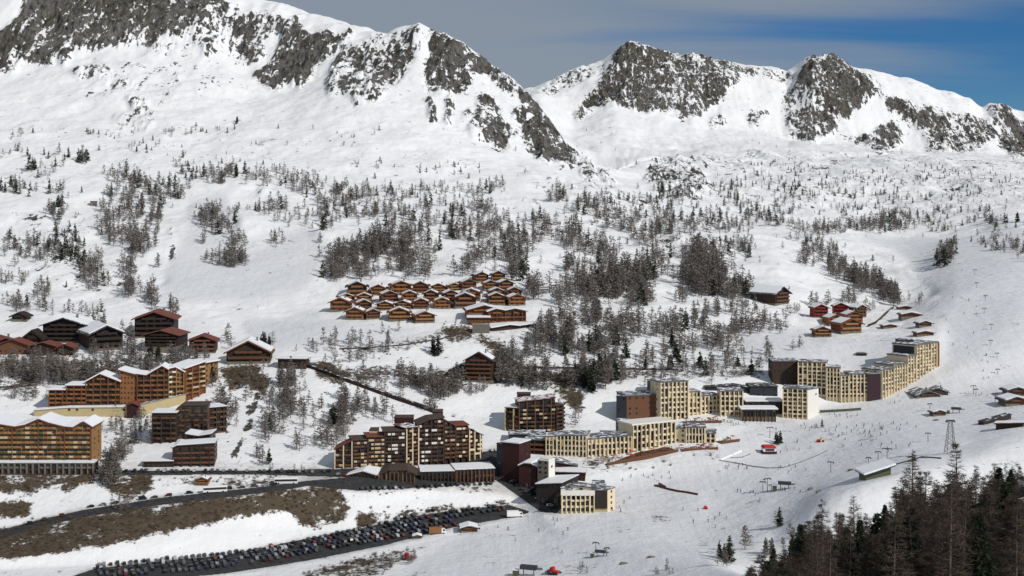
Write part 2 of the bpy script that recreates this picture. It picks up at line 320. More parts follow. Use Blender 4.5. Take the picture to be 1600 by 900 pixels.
brown = raster([
 (.88,(-60,832,0,826,140,801,300,782,440,763,530,760,545,782,547,806,520,822,480,826,462,812,455,800,350,811,260,832,180,850,100,864,40,868,-60,878)),
 (.8,(-60,742,150,741,150,752,110,764,60,768,-60,774)),(.75,(150,742,242,742,236,772,190,784,168,770)),(.85,(-60,785,45,785,52,800,46,808,-60,810)),
 (.6,(240,742,345,746,340,756,262,755)),(.5,(345,744,470,742,440,756,350,760)),
 (.9,(348,573,404,570,424,600,418,625,402,618,384,600,360,612,345,590)),(.92,(478,566,520,566,545,584,540,600,500,590)),
 (.62,(490,576,600,574,700,580,700,592,600,588,520,600)),(.5,(520,548,600,540,745,506,742,520,650,540,600,556,530,562)),
 (.8,(692,508,740,508,738,530,700,536)),(.6,(740,520,780,530,812,560,820,590,790,588,760,545)),
 (.62,(640,582,780,574,985,576,985,592,900,600,780,600,650,606)),(.85,(856,588,892,582,912,620,906,652,888,632,868,618)),
 (.55,(985,578,1200,582,1200,588,985,590)),
 (.75,(555,802,600,798,700,792,795,782,795,790,700,800,600,815,556,830)),(.5,(470,890,600,862,640,860,620,885,560,905,470,905)),(.7,(560,880,600,868,615,880,590,900,562,900)),
 (.38,(170,650,215,640,228,690,200,706,160,680)),(.5,(-60,592,60,600,60,620,-60,628)),(.45,(0,556,320,560,330,590,0,598)),
 (.45,(700,760,760,760,790,770,720,772)),(.4,(540,764,700,758,700,764,560,774)),
 (.4,(380,880,480,862,560,838,560,850,480,872,400,890)),
 (.4,(900,680,1000,730,1120,702,1120,706,1000,735,915,735)),
], 5)
asphalt = raster([
 (1,(-60,838,0,829,60,812,130,797,250,778,350,767,440,757,480,751,560,745,700,742,780,735,790,748,700,760,560,766,480,759,440,766,350,777,250,789,130,808,60,823,0,842,-60,852)),
 (1,(-60,734,200,735,400,735,560,732,600,742,560,746,400,741,200,742,-60,742)),
 (1,(100,905,150,888,250,877,350,868,430,852,500,838,560,826,640,808,700,799,795,789,830,800,800,808,700,826,600,852,500,872,430,884,350,896,250,905)),
 (.9,(775,735,790,735,830,760,880,792,870,802,845,800,800,768,775,750)),
 (.9,(690,722,780,706,785,735,740,742,700,738)),
 (.8,(640,722,780,702,780,708,700,724)),
 (.6,(-60,606,60,600,60,604,-60,612)),
], 1)
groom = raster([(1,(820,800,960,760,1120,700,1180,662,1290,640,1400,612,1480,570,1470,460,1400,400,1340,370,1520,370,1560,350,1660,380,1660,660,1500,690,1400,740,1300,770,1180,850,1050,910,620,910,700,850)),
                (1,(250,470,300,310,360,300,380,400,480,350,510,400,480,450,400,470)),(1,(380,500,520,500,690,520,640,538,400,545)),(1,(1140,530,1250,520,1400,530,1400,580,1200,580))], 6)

village = raster([(.38,(520,725,760,700,800,680,800,740,870,790,760,770,540,765)),(.28,(0,722,560,722,560,746,0,746)),(.22,(800,715,1130,690,1130,712,1000,735,900,745,800,740)),(.2,(0,535,120,535,120,575,0,575)),(.18,(1070,652,1240,648,1240,664,1070,672)),(.25,(480,560,560,575,500,600)),(.2,(520,548,745,500,850,505,840,530,740,540,540,560)),(.18,(1360,470,1470,470,1470,530,1260,540,1270,510))], 5)
rk = np.where(back, samp(rock_back, Ug, Vg), samp(rock_main, Ug, Vg))
edge = 1-np.clip((np.abs(Ug-800)-830)/100, 0, 1)
out_rock = (np.clip((Zg-120)/120, 0, 1)*0.6)*(1-edge)            # beyond the frame: the ridges stay rocky
rk = np.clip(rk*edge + out_rock, 0, 1)
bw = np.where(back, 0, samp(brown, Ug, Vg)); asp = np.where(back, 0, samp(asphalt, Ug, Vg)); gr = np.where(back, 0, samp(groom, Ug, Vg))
hid = (Yg < 400) & (Ug < 1100)
bw = np.where(hid, 0, bw); asp = np.where(hid, 0, asp)
near = np.clip((Yg-560)/60, 0, 1)
# relief: long swells on the open hillside, broken ridges in the rock, nothing on pistes, roads and the village
hill = np.clip((Yg-900)/250, 0, 1)
calm = (1-gr*.8)*(1-asp)*(1-.0*bw)
d = fbm(Xg, Yg, 120, 3, 3)*6*hill*calm + fbm(Xg, Yg, 42, 4, 9, gain=.55)*4.2*hill*calm
d += fbm(Xg, Yg, 34, 3, 5)*.55*(1-hill)*calm*near
far = np.clip((Yg-1600)/500, 0, 1)
d += fbm(Xg, Yg, 230, 4, 21)*9*far*(1-.5*back) + fbm(Xg*1.0, Yg*.5, 60, 4, 27)*3.2*far
rkw = rk*np.clip((Yg-1250)/200, 0, 1)
steep = .35+.65*rkw
d += rkw*((fbm(Xg, Yg*.55, 70, 5, 31, ridged=True, gain=.6)-.55)*42 + (fbm(Xg*1.3, Yg*.4, 20, 4, 41, ridged=True, gain=.65)-.5)*15)*np.where(back, 1.15, .95)
gul = np.clip((Yg-1850)/250, 0, 1)*(1-rkw)
d += gul*(fbm(Xg, Yg*.25, 45, 3, 51)*5)
# keep the outline of the two skylines where it belongs
seg = SEG[:,None]
iU = names.index('U')
Zb = Zg.copy()
Zg = Zg + d
Vg = VH - FPX*Zg/Yg

# ---------------------------------------------------------------- pistes edges / banks: small built steps
def colidx(u): return np.clip(np.interp(u, uc, np.arange(NU)), 0, NU-1.001)
def gz(x, y):
    """ground height under a point of the map"""
    u = 800+FPX*x/y; c = colidx(u); i = int(c); f = c-i
    a = np.interp(y, Yg[:,i], Zg[:,i]); b = np.interp(y, Yg[:,i+1], Zg[:,i+1])
    return a*(1-f)+b*f
def hit(u, v, ymin=150.):
    """where the line of sight u,v meets the ground"""
    c = colidx(u); i = int(c); f = c-i
    Yc = Yg[:,i]*(1-f)+Yg[:,i+1]*f; Zc = Zg[:,i]*(1-f)+Zg[:,i+1]*f
    Vc = VH - FPX*Zc/Yc
    k = np.nonzero((Vc <= v) & (Yc > ymin))[0]
    if len(k) == 0: k = [len(Vc)-1]
    k = k[0]
    if k > 0 and Vc[k-1] > v: t = (Vc[k-1]-v)/(Vc[k-1]-Vc[k]+1e-9)
    else: t = 1
    y = Yc[k-1]*(1-t)+Yc[k]*t; z = Zc[k-1]*(1-t)+Zc[k]*t
    return Vector(((u-800)/FPX*y, y, z))
def at(u, v, y):
    return Vector(((u-800)/FPX*y, y, (VH-v)/FPX*y))

def grid_mesh(name, X, Y, Z, mats, attrs=None):
    nr, nc = X.shape; me = bpy.data.meshes.new(name)
    co = np.stack([X, Y, Z], -1).reshape(-1, 3).astype(np.float32)
    idx = np.arange(nr*nc).reshape(nr, nc)
    q = np.stack([idx[:-1,:-1], idx[:-1,1:], idx[1:,1:], idx[1:,:-1]], -1).reshape(-1, 4).astype(np.int32)
    me.vertices.add(len(co)); me.vertices.foreach_set('co', co.ravel())
    me.loops.add(q.size); me.loops.foreach_set('vertex_index', q.ravel())
    me.polygons.add(len(q)); me.polygons.foreach_set('loop_start', np.arange(0, q.size, 4, dtype=np.int32))
    me.polygons.foreach_set('use_smooth', np.ones(len(q), bool))
    me.materials.append(mats); me.update(calc_edges=True)
    for k, a in (attrs or {}).items():
        at_ = me.attributes.new(k, 'FLOAT', 'POINT'); at_.data.foreach_set('value', a.reshape(-1).astype(np.float32))
    return me

def ground_material():
    m = bpy.data.materials.new('ground_cover'); m.use_nodes = True; t = m.node_tree; L = t.links; b = t.nodes['Principled BSDF']
    def n(ty, **k):
        q = t.nodes.new(ty)
        for a, c in k.items(): setattr(q, a, c)
        return q
    def attr(nm): q = n('ShaderNodeAttribute'); q.attribute_name = nm; return q.outputs['Fac']
    def noise(scale, det=6, ro=.6, vec=None, dist=0):
        q = n('ShaderNodeTexNoise'); q.inputs['Scale'].default_value = scale; q.inputs['Detail'].default_value = det; q.inputs['Roughness'].default_value = ro; q.inputs['Distortion'].default_value = dist
        L.new(vec or g.outputs['Position'], q.inputs['Vector']); return q.outputs['Fac']
    def math_(op, a, c):
        q = n('ShaderNodeMath', operation=op)
        for i, x in enumerate((a, c)):
            if isinstance(x, (int, float)): q.inputs[i].default_value = x
            else: L.new(x, q.inputs[i])
        return q.outputs[0]
    def rng_(x, a, c, lo=0, hi=1):
        q = n('ShaderNodeMapRange'); q.inputs['From Min'].default_value = a; q.inputs['From Max'].default_value = c; q.inputs['To Min'].default_value = lo; q.inputs['To Max'].default_value = hi
        L.new(x, q.inputs['Value']); return q.outputs[0]
    def mix(f, a, c):
        q = n('ShaderNodeMix', data_type='RGBA'); L.new(f, q.inputs[0])
        for i, x in ((6, a), (7, c)):
            if isinstance(x, tuple): q.inputs[i].default_value = (*x, 1)
            else: L.new(x, q.inputs[i])
        return q.outputs[2]
    g = n('ShaderNodeNewGeometry')
    # steep streaky coordinates for the cliffs
    mpg = n('ShaderNodeMapping'); mpg.inputs['Scale'].default_value = (1, .8, .45); L.new(g.outputs['Position'], mpg.inputs[0])
    big = noise(.028, 8, .68, mpg.outputs[0], .3); fine = noise(.13, 6, .7, mpg.outputs[0])
    sp = n('ShaderNodeSeparateXYZ'); L.new(g.outputs['Normal'], sp.inputs[0])
    slope = rng_(sp.outputs['Z'], .5, .93, .16, -.24)           # snow slides off what is steep
    mpc = n('ShaderNodeMapping'); mpc.inputs['Scale'].default_value = (1, .22, .16); mpc.inputs['Rotation'].default_value = (R(0), R(16), 0); L.new(g.outputs['Position'], mpc.inputs[0])
    coul = noise(.06, 6, .68, mpc.outputs[0], 1.2)
    nn = math_('ADD', math_('ADD', math_('MULTIPLY', big, .25), math_('MULTIPLY', fine, .38)), math_('MULTIPLY', coul, .37))
    rk_ = math_('ADD', attr('rock'), slope)
    rfac = math_('MULTIPLY', rng_(math_('SUBTRACT', math_('MULTIPLY', math_('SUBTRACT', rk_, .52), 1.25), math_('MULTIPLY', math_('SUBTRACT', nn, .5), 10.5)), -.08, .08), rng_(attr('rock'), .02, .08))
    fine2 = noise(.55, 5, .75)
    rockc = mix(rng_(noise(.011, 5, .6), .4, .6), (.105,.095,.073), (.165,.157,.145))
    mpk = n('ShaderNodeMapping'); mpk.inputs['Scale'].default_value = (1, .6, .22); mpk.inputs['Rotation'].default_value = (0, R(8), 0); L.new(g.outputs['Position'], mpk.inputs[0])
    crack = noise(.16, 6, .72, mpk.outputs[0], .2)
    rockc = mix(rng_(crack, .52, .66), rockc, (.21,.20,.185)); rockc = mix(rng_(crack, .50, .40), rockc, (.028,.028,.028))
    rockc = mix(rng_(fine, .32, .5), mix(rng_(fine2, .3, .7), (.06,.056,.05), (.11,.10,.088)), rockc)
    scr_ = noise(.22, 6, .7)
    sn = mix(rng_(noise(.02, 4, .5), .3, .7), (.80,.81,.83), (.86,.865,.875))
    scr = noise(.35, 7, .75); scr2 = noise(.06, 5, .65)
    bfac = rng_(math_('SUBTRACT', attr('scrub'), math_('SUBTRACT', math_('ADD', math_('MULTIPLY', scr, 1.9), math_('MULTIPLY', scr2, 2.2)), 1.56)), -.12, .12)
    scrubc = mix(rng_(scr, .38, .62), (.05,.036,.024), (.115,.085,.058))
    scrubc = mix(rng_(scr2, .35, .6), scrubc, (.085,.066,.045))
    asc = mix(rng_(noise(.4, 6, .7), .4, .65), (.028,.029,.031), (.06,.06,.062))
    afac = rng_(math_('SUBTRACT', attr('asphalt'), math_('MULTIPLY', noise(.25, 5, .7), .55)), .10, .22)
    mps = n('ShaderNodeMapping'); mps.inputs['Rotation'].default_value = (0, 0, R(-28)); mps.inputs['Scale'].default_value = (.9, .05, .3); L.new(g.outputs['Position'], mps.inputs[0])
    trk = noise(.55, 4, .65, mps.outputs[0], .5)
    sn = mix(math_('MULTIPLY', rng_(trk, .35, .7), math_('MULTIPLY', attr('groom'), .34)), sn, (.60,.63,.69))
    sn = mix(math_('MULTIPLY', attr('groom'), .8), sn, mix(rng_(trk, .35, .7), (.70,.71,.735), (.62,.635,.665)))      # skied-on snow; the piste's grey slope shade is painted in too
    dirt = math_('MULTIPLY', rng_(math_('ADD', attr('dirt'), math_('MULTIPLY', math_('SUBTRACT', scr_, .5), .9)), .12, .55), .75)
    sn = mix(dirt, sn, (.34,.32,.29))
    c = mix(rfac, sn, rockc); c = mix(bfac, c, scrubc); c = mix(afac, c, asc)
    L.new(c, b.inputs['Base Color']); b.inputs['Roughness'].default_value = .75; b.inputs['Specular IOR Level'].default_value = .2
    hgt = math_('ADD', math_('MULTIPLY', math_('ADD', math_('MULTIPLY', fine, 7.0), math_('MULTIPLY', crack, 9.0)), rfac), math_('ADD', math_('ADD', math_('MULTIPLY', noise(.10, 5, .6), 1.7), math_('MULTIPLY', math_('MULTIPLY', trk, attr('groom')), .22)), math_('MULTIPLY', math_('MULTIPLY', fine2, rfac), 2.0)))
    bp = n('ShaderNodeBump'); bp.inputs['Strength'].default_value = .75; bp.inputs['Distance'].default_value = 1.0
    L.new(hgt, bp.inputs['Height']); L.new(bp.outputs[0], b.inputs['Normal'])
    return m
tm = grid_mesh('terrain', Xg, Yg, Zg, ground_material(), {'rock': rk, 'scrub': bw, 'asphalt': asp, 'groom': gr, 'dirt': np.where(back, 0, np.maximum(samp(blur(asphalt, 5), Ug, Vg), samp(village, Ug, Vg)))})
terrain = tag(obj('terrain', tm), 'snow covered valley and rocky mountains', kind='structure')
# ---------------------------------------------------------------- trees
M['larch_bark'] = mat('larch_bark', (.11,.092,.078), .9, .15, 1.5)
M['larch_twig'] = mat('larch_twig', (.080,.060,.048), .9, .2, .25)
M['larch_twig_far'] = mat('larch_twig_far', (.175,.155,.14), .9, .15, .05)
M['pine_bark'] = mat('pine_bark', (.06,.05,.04), .9, .15, 1.5)
M['needles'] = mat('needles', (.022,.036,.020), .85, .25, .5, col2=(.045,.062,.030))
M['scrub_twig'] = mat('scrub_twig', (.115,.088,.062), .9, .25, .3)

def tri_mesh(name, tris, mats, mi=None):
    """tris: (n,3,3) array"""
    n = len(tris); me = bpy.data.meshes.new(name)
    me.vertices.add(n*3); me.vertices.foreach_set('co', tris.reshape(-1).astype(np.float32))
    me.loops.add(n*3); me.loops.foreach_set('vertex_index', np.arange(n*3, dtype=np.int32))
    me.polygons.add(n); me.polygons.foreach_set('loop_start', np.arange(0, n*3, 3, dtype=np.int32))
    for m in mats: me.materials.append(m)
    if mi is not None: me.polygons.foreach_set('material_index', mi.astype(np.int32))
    me.update(calc_edges=True); return me
def trunk_tris(h, r, lean, n=6, seg=5, g=None):
    t = []; zs = np.linspace(-.08, 1, seg+1)
    ring = []
    for z in zs:
        c = np.array([lean[0]*z*z, lean[1]*z*z, h*z]); rr = r*(1-.93*max(z, 0))
        a = np.arange(n)*2*np.pi/n
        ring.append(c + np.stack([np.cos(a)*rr, np.sin(a)*rr, a*0], -1))
    for k in range(seg):
        A, B = ring[k], ring[k+1]
        for i in range(n):
            j = (i+1)%n; t.append([A[i], A[j], B[j]]); t.append([A[i], B[j], B[i]])
    return np.array(t)
def slivers(p, q, w, g):
    """thin two-triangle-wide twigs from p to q, w wide at the base"""
    d = q-p; s = np.cross(d, g.normal(size=d.shape)); s /= np.linalg.norm(s, axis=1, keepdims=True)+1e-9
    w = np.asarray(w).reshape(-1, 1)
    return np.stack([p-s*w/2, p+s*w/2, q], 1)
def larch(g, h, detail, wide=.17):
    """bare larch: trunk, up-curving boughs with hanging twigs"""
    lean = g.normal(size=2)*h*.02
    tr = trunk_tris(h, h*.013+.04, lean, 5 if detail < 2 else 7, 3 if detail < 2 else 6)
    nb = [52, 90, 170][detail]; tw = [2, 4, 12][detail]
    f = g.uniform(.10, .985, nb)**.92; ang = g.uniform(0, 2*np.pi, nb)
    skew = 1+.25*np.cos(ang-g.uniform(0, 6.28))
    L = h*wide*skew*(1-f)**.72*np.clip(.35+f*2.6, 0, 1)*g.uniform(.65, 1.15, nb)+h*.012
    p = np.stack([lean[0]*f*f, lean[1]*f*f, h*f], -1)
    up = g.uniform(-.12, .28, nb)
    d = np.stack([np.cos(ang), np.sin(ang), up], -1)
    q = p+d*L[:,None]
    wb = [.36, .26, .085][detail]
    T = [slivers(p, q, np.full(nb, wb)*(.6+.02*h), g)]
    for k in range(tw):
        s = g.uniform(.25, 1, nb)[:,None]; a = p+(q-p)*s
        dd = g.normal(size=(nb,3))*[1,1,.55]+d*.9+[0,0,.22]; dd /= np.linalg.norm(dd, axis=1, keepdims=True)
        ln = (L*g.uniform(.22, .5, nb)+.35)[:,None]
        T.append(slivers(a, a+dd*ln, np.full(nb, [.62,.40,.06][detail]), g))
    return tr, np.concatenate(T)
def conifer(g, h, detail, wide=.17):
    lean = g.normal(size=2)*h*.01
    tr = trunk_tris(h*.97, h*.014+.05, lean, 6, 3)
    nb = [55, 110, 520][detail]; f = g.uniform(.07, 1, nb)**.95; ang = g.uniform(0, 2*np.pi, nb)
    lob = 1+.22*np.sin(ang*2+g.uniform(0, 6))+.15*np.sin(f*19+g.uniform(0, 6))
    L = h*wide*lob*(1-f)**.8*np.clip(.5+f*2.5, 0, 1)*g.uniform(.6, 1.12, nb)+h*.02
    p = np.stack([lean[0]*f*f, lean[1]*f*f, h*f], -1); T = []
    d = np.stack([np.cos(ang), np.sin(ang), g.uniform(-.35, .05, nb)], -1)
    m = [3, 4, 10][detail]
    for k in range(m):
        s = ((k+.5+g.uniform(-.5, .5, nb))/m)[:,None]
        a = p+d*L[:,None]*s*.75
        dd = d*.8+g.normal(size=(nb,3))*[.55,.55,.35]+[0,0,-.1]; dd /= np.linalg.norm(dd, axis=1, keepdims=True)
        ln = (L*g.uniform(.35, .6, nb)*(1 if detail < 2 else .62)+.3)[:,None]
        T.append(slivers(a, a+dd*ln, L*[.42,.36,.10][detail]+[.25,.2,.12][detail], g))
    return tr, np.concatenate(T)
def bush(g, h, n=46):
    a = g.uniform(0, 6.28, n); rr = g.uniform(0, .25*h, n)
    p = np.stack([np.cos(a)*rr, np.sin(a)*rr, np.full(n, -.1)], -1)
    q = p+np.stack([np.cos(a)*g.uniform(.1,.6,n)*h, np.sin(a)*g.uniform(.1,.6,n)*h, g.uniform(.5,1,n)*h], -1)
    T = [slivers(p, q, np.full(n, .10), g)]
    s = g.uniform(.3, .9, n)[:,None]; b = p+(q-p)*s
    T.append(slivers(b, b+g.normal(size=(n,3))*h*.2+[0,0,h*.15], np.full(n, .09), g))
    return np.concatenate(T)
gg = np.random.default_rng(11)
# prototypes: (height, trunk mesh, crown mesh, trunk tris, crown tris)
PROTO = {}
def protos(kind, fn, detail, n, h, far=False):
    L_ = []
    for k in range(n):
        tr, cr_ = fn(gg, h, detail, (gg.uniform(.26, .42) if detail == 0 else gg.uniform(.22, .34)) if kind != 'pine' and detail < 2 else (gg.uniform(.22, .30) if kind == 'pine' else gg.uniform(.17, .23)))
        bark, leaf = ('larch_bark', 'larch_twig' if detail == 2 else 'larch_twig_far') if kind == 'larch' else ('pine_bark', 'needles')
        L_.append((h, tri_mesh('trunk', tr, [M[bark]]), tri_mesh('crown', cr_, [M[leaf]]), tr, cr_))
    PROTO[(kind, detail)] = L_
protos('larch', larch, 2, 9, 16); protos('larch', larch, 1, 8, 12); protos('larch', larch, 0, 8, 12)
protos('pine', conifer, 2, 6, 16); protos('pine', conifer, 1, 6, 11); protos('pine', conifer, 0, 4, 11)

trees = []           # (kind, u, v, x, y, z, height)
def plant(kind, u, v, h, y=None):
    p = hit(u, v) if y is None else Vector(((u-800)/FPX*y, y, gz((u-800)/FPX*y, y)))
    if y is not None: v = VH-FPX*p.z/p.y
    trees.append((kind, u, v, p.x, p.y, p.z, h))
def y_far(v): return v < 560
def cluster(u, v, ru, rv, n, h=12, pine=.06, tilt=0.):
    """n trees in a patch ru x rv; tilt = fall of the patch per unit to the right"""
    n = int(n*1.05)+1 if v < 470 else int(n*.62)+1 if (v < 665 and u > 335 and n > 3) else n
    for _ in range(n):
        a = rng.uniform(0, 6.283); r = rng.uniform(0, 1)**.55
        if n > 8 and rng.random() < .22: r *= rng.uniform(1, 1.8)      # stragglers round each grove
        du = math.cos(a)*r*ru; dv = math.sin(a)*r*rv+du*tilt
        if r > 1 and ((505 < u+du < 835 and 432 < v+dv < 528) or (u+du > 1195 and 500 < v+dv < 600) or (250 < u+du < 480 and 400 < v+dv < 500)): continue
        if 480 < u+du < 700 and 0 < v+dv-(574+(u+du-482)*.365) < 30: continue      # keep clear of the covered walkway
        if v+dv < 120 or not -55 < u+du < 1655: continue
        plant('pine' if rng.random() < pine else 'larch', u+du, v+dv, h*rng.uniform(.62, 1.25))
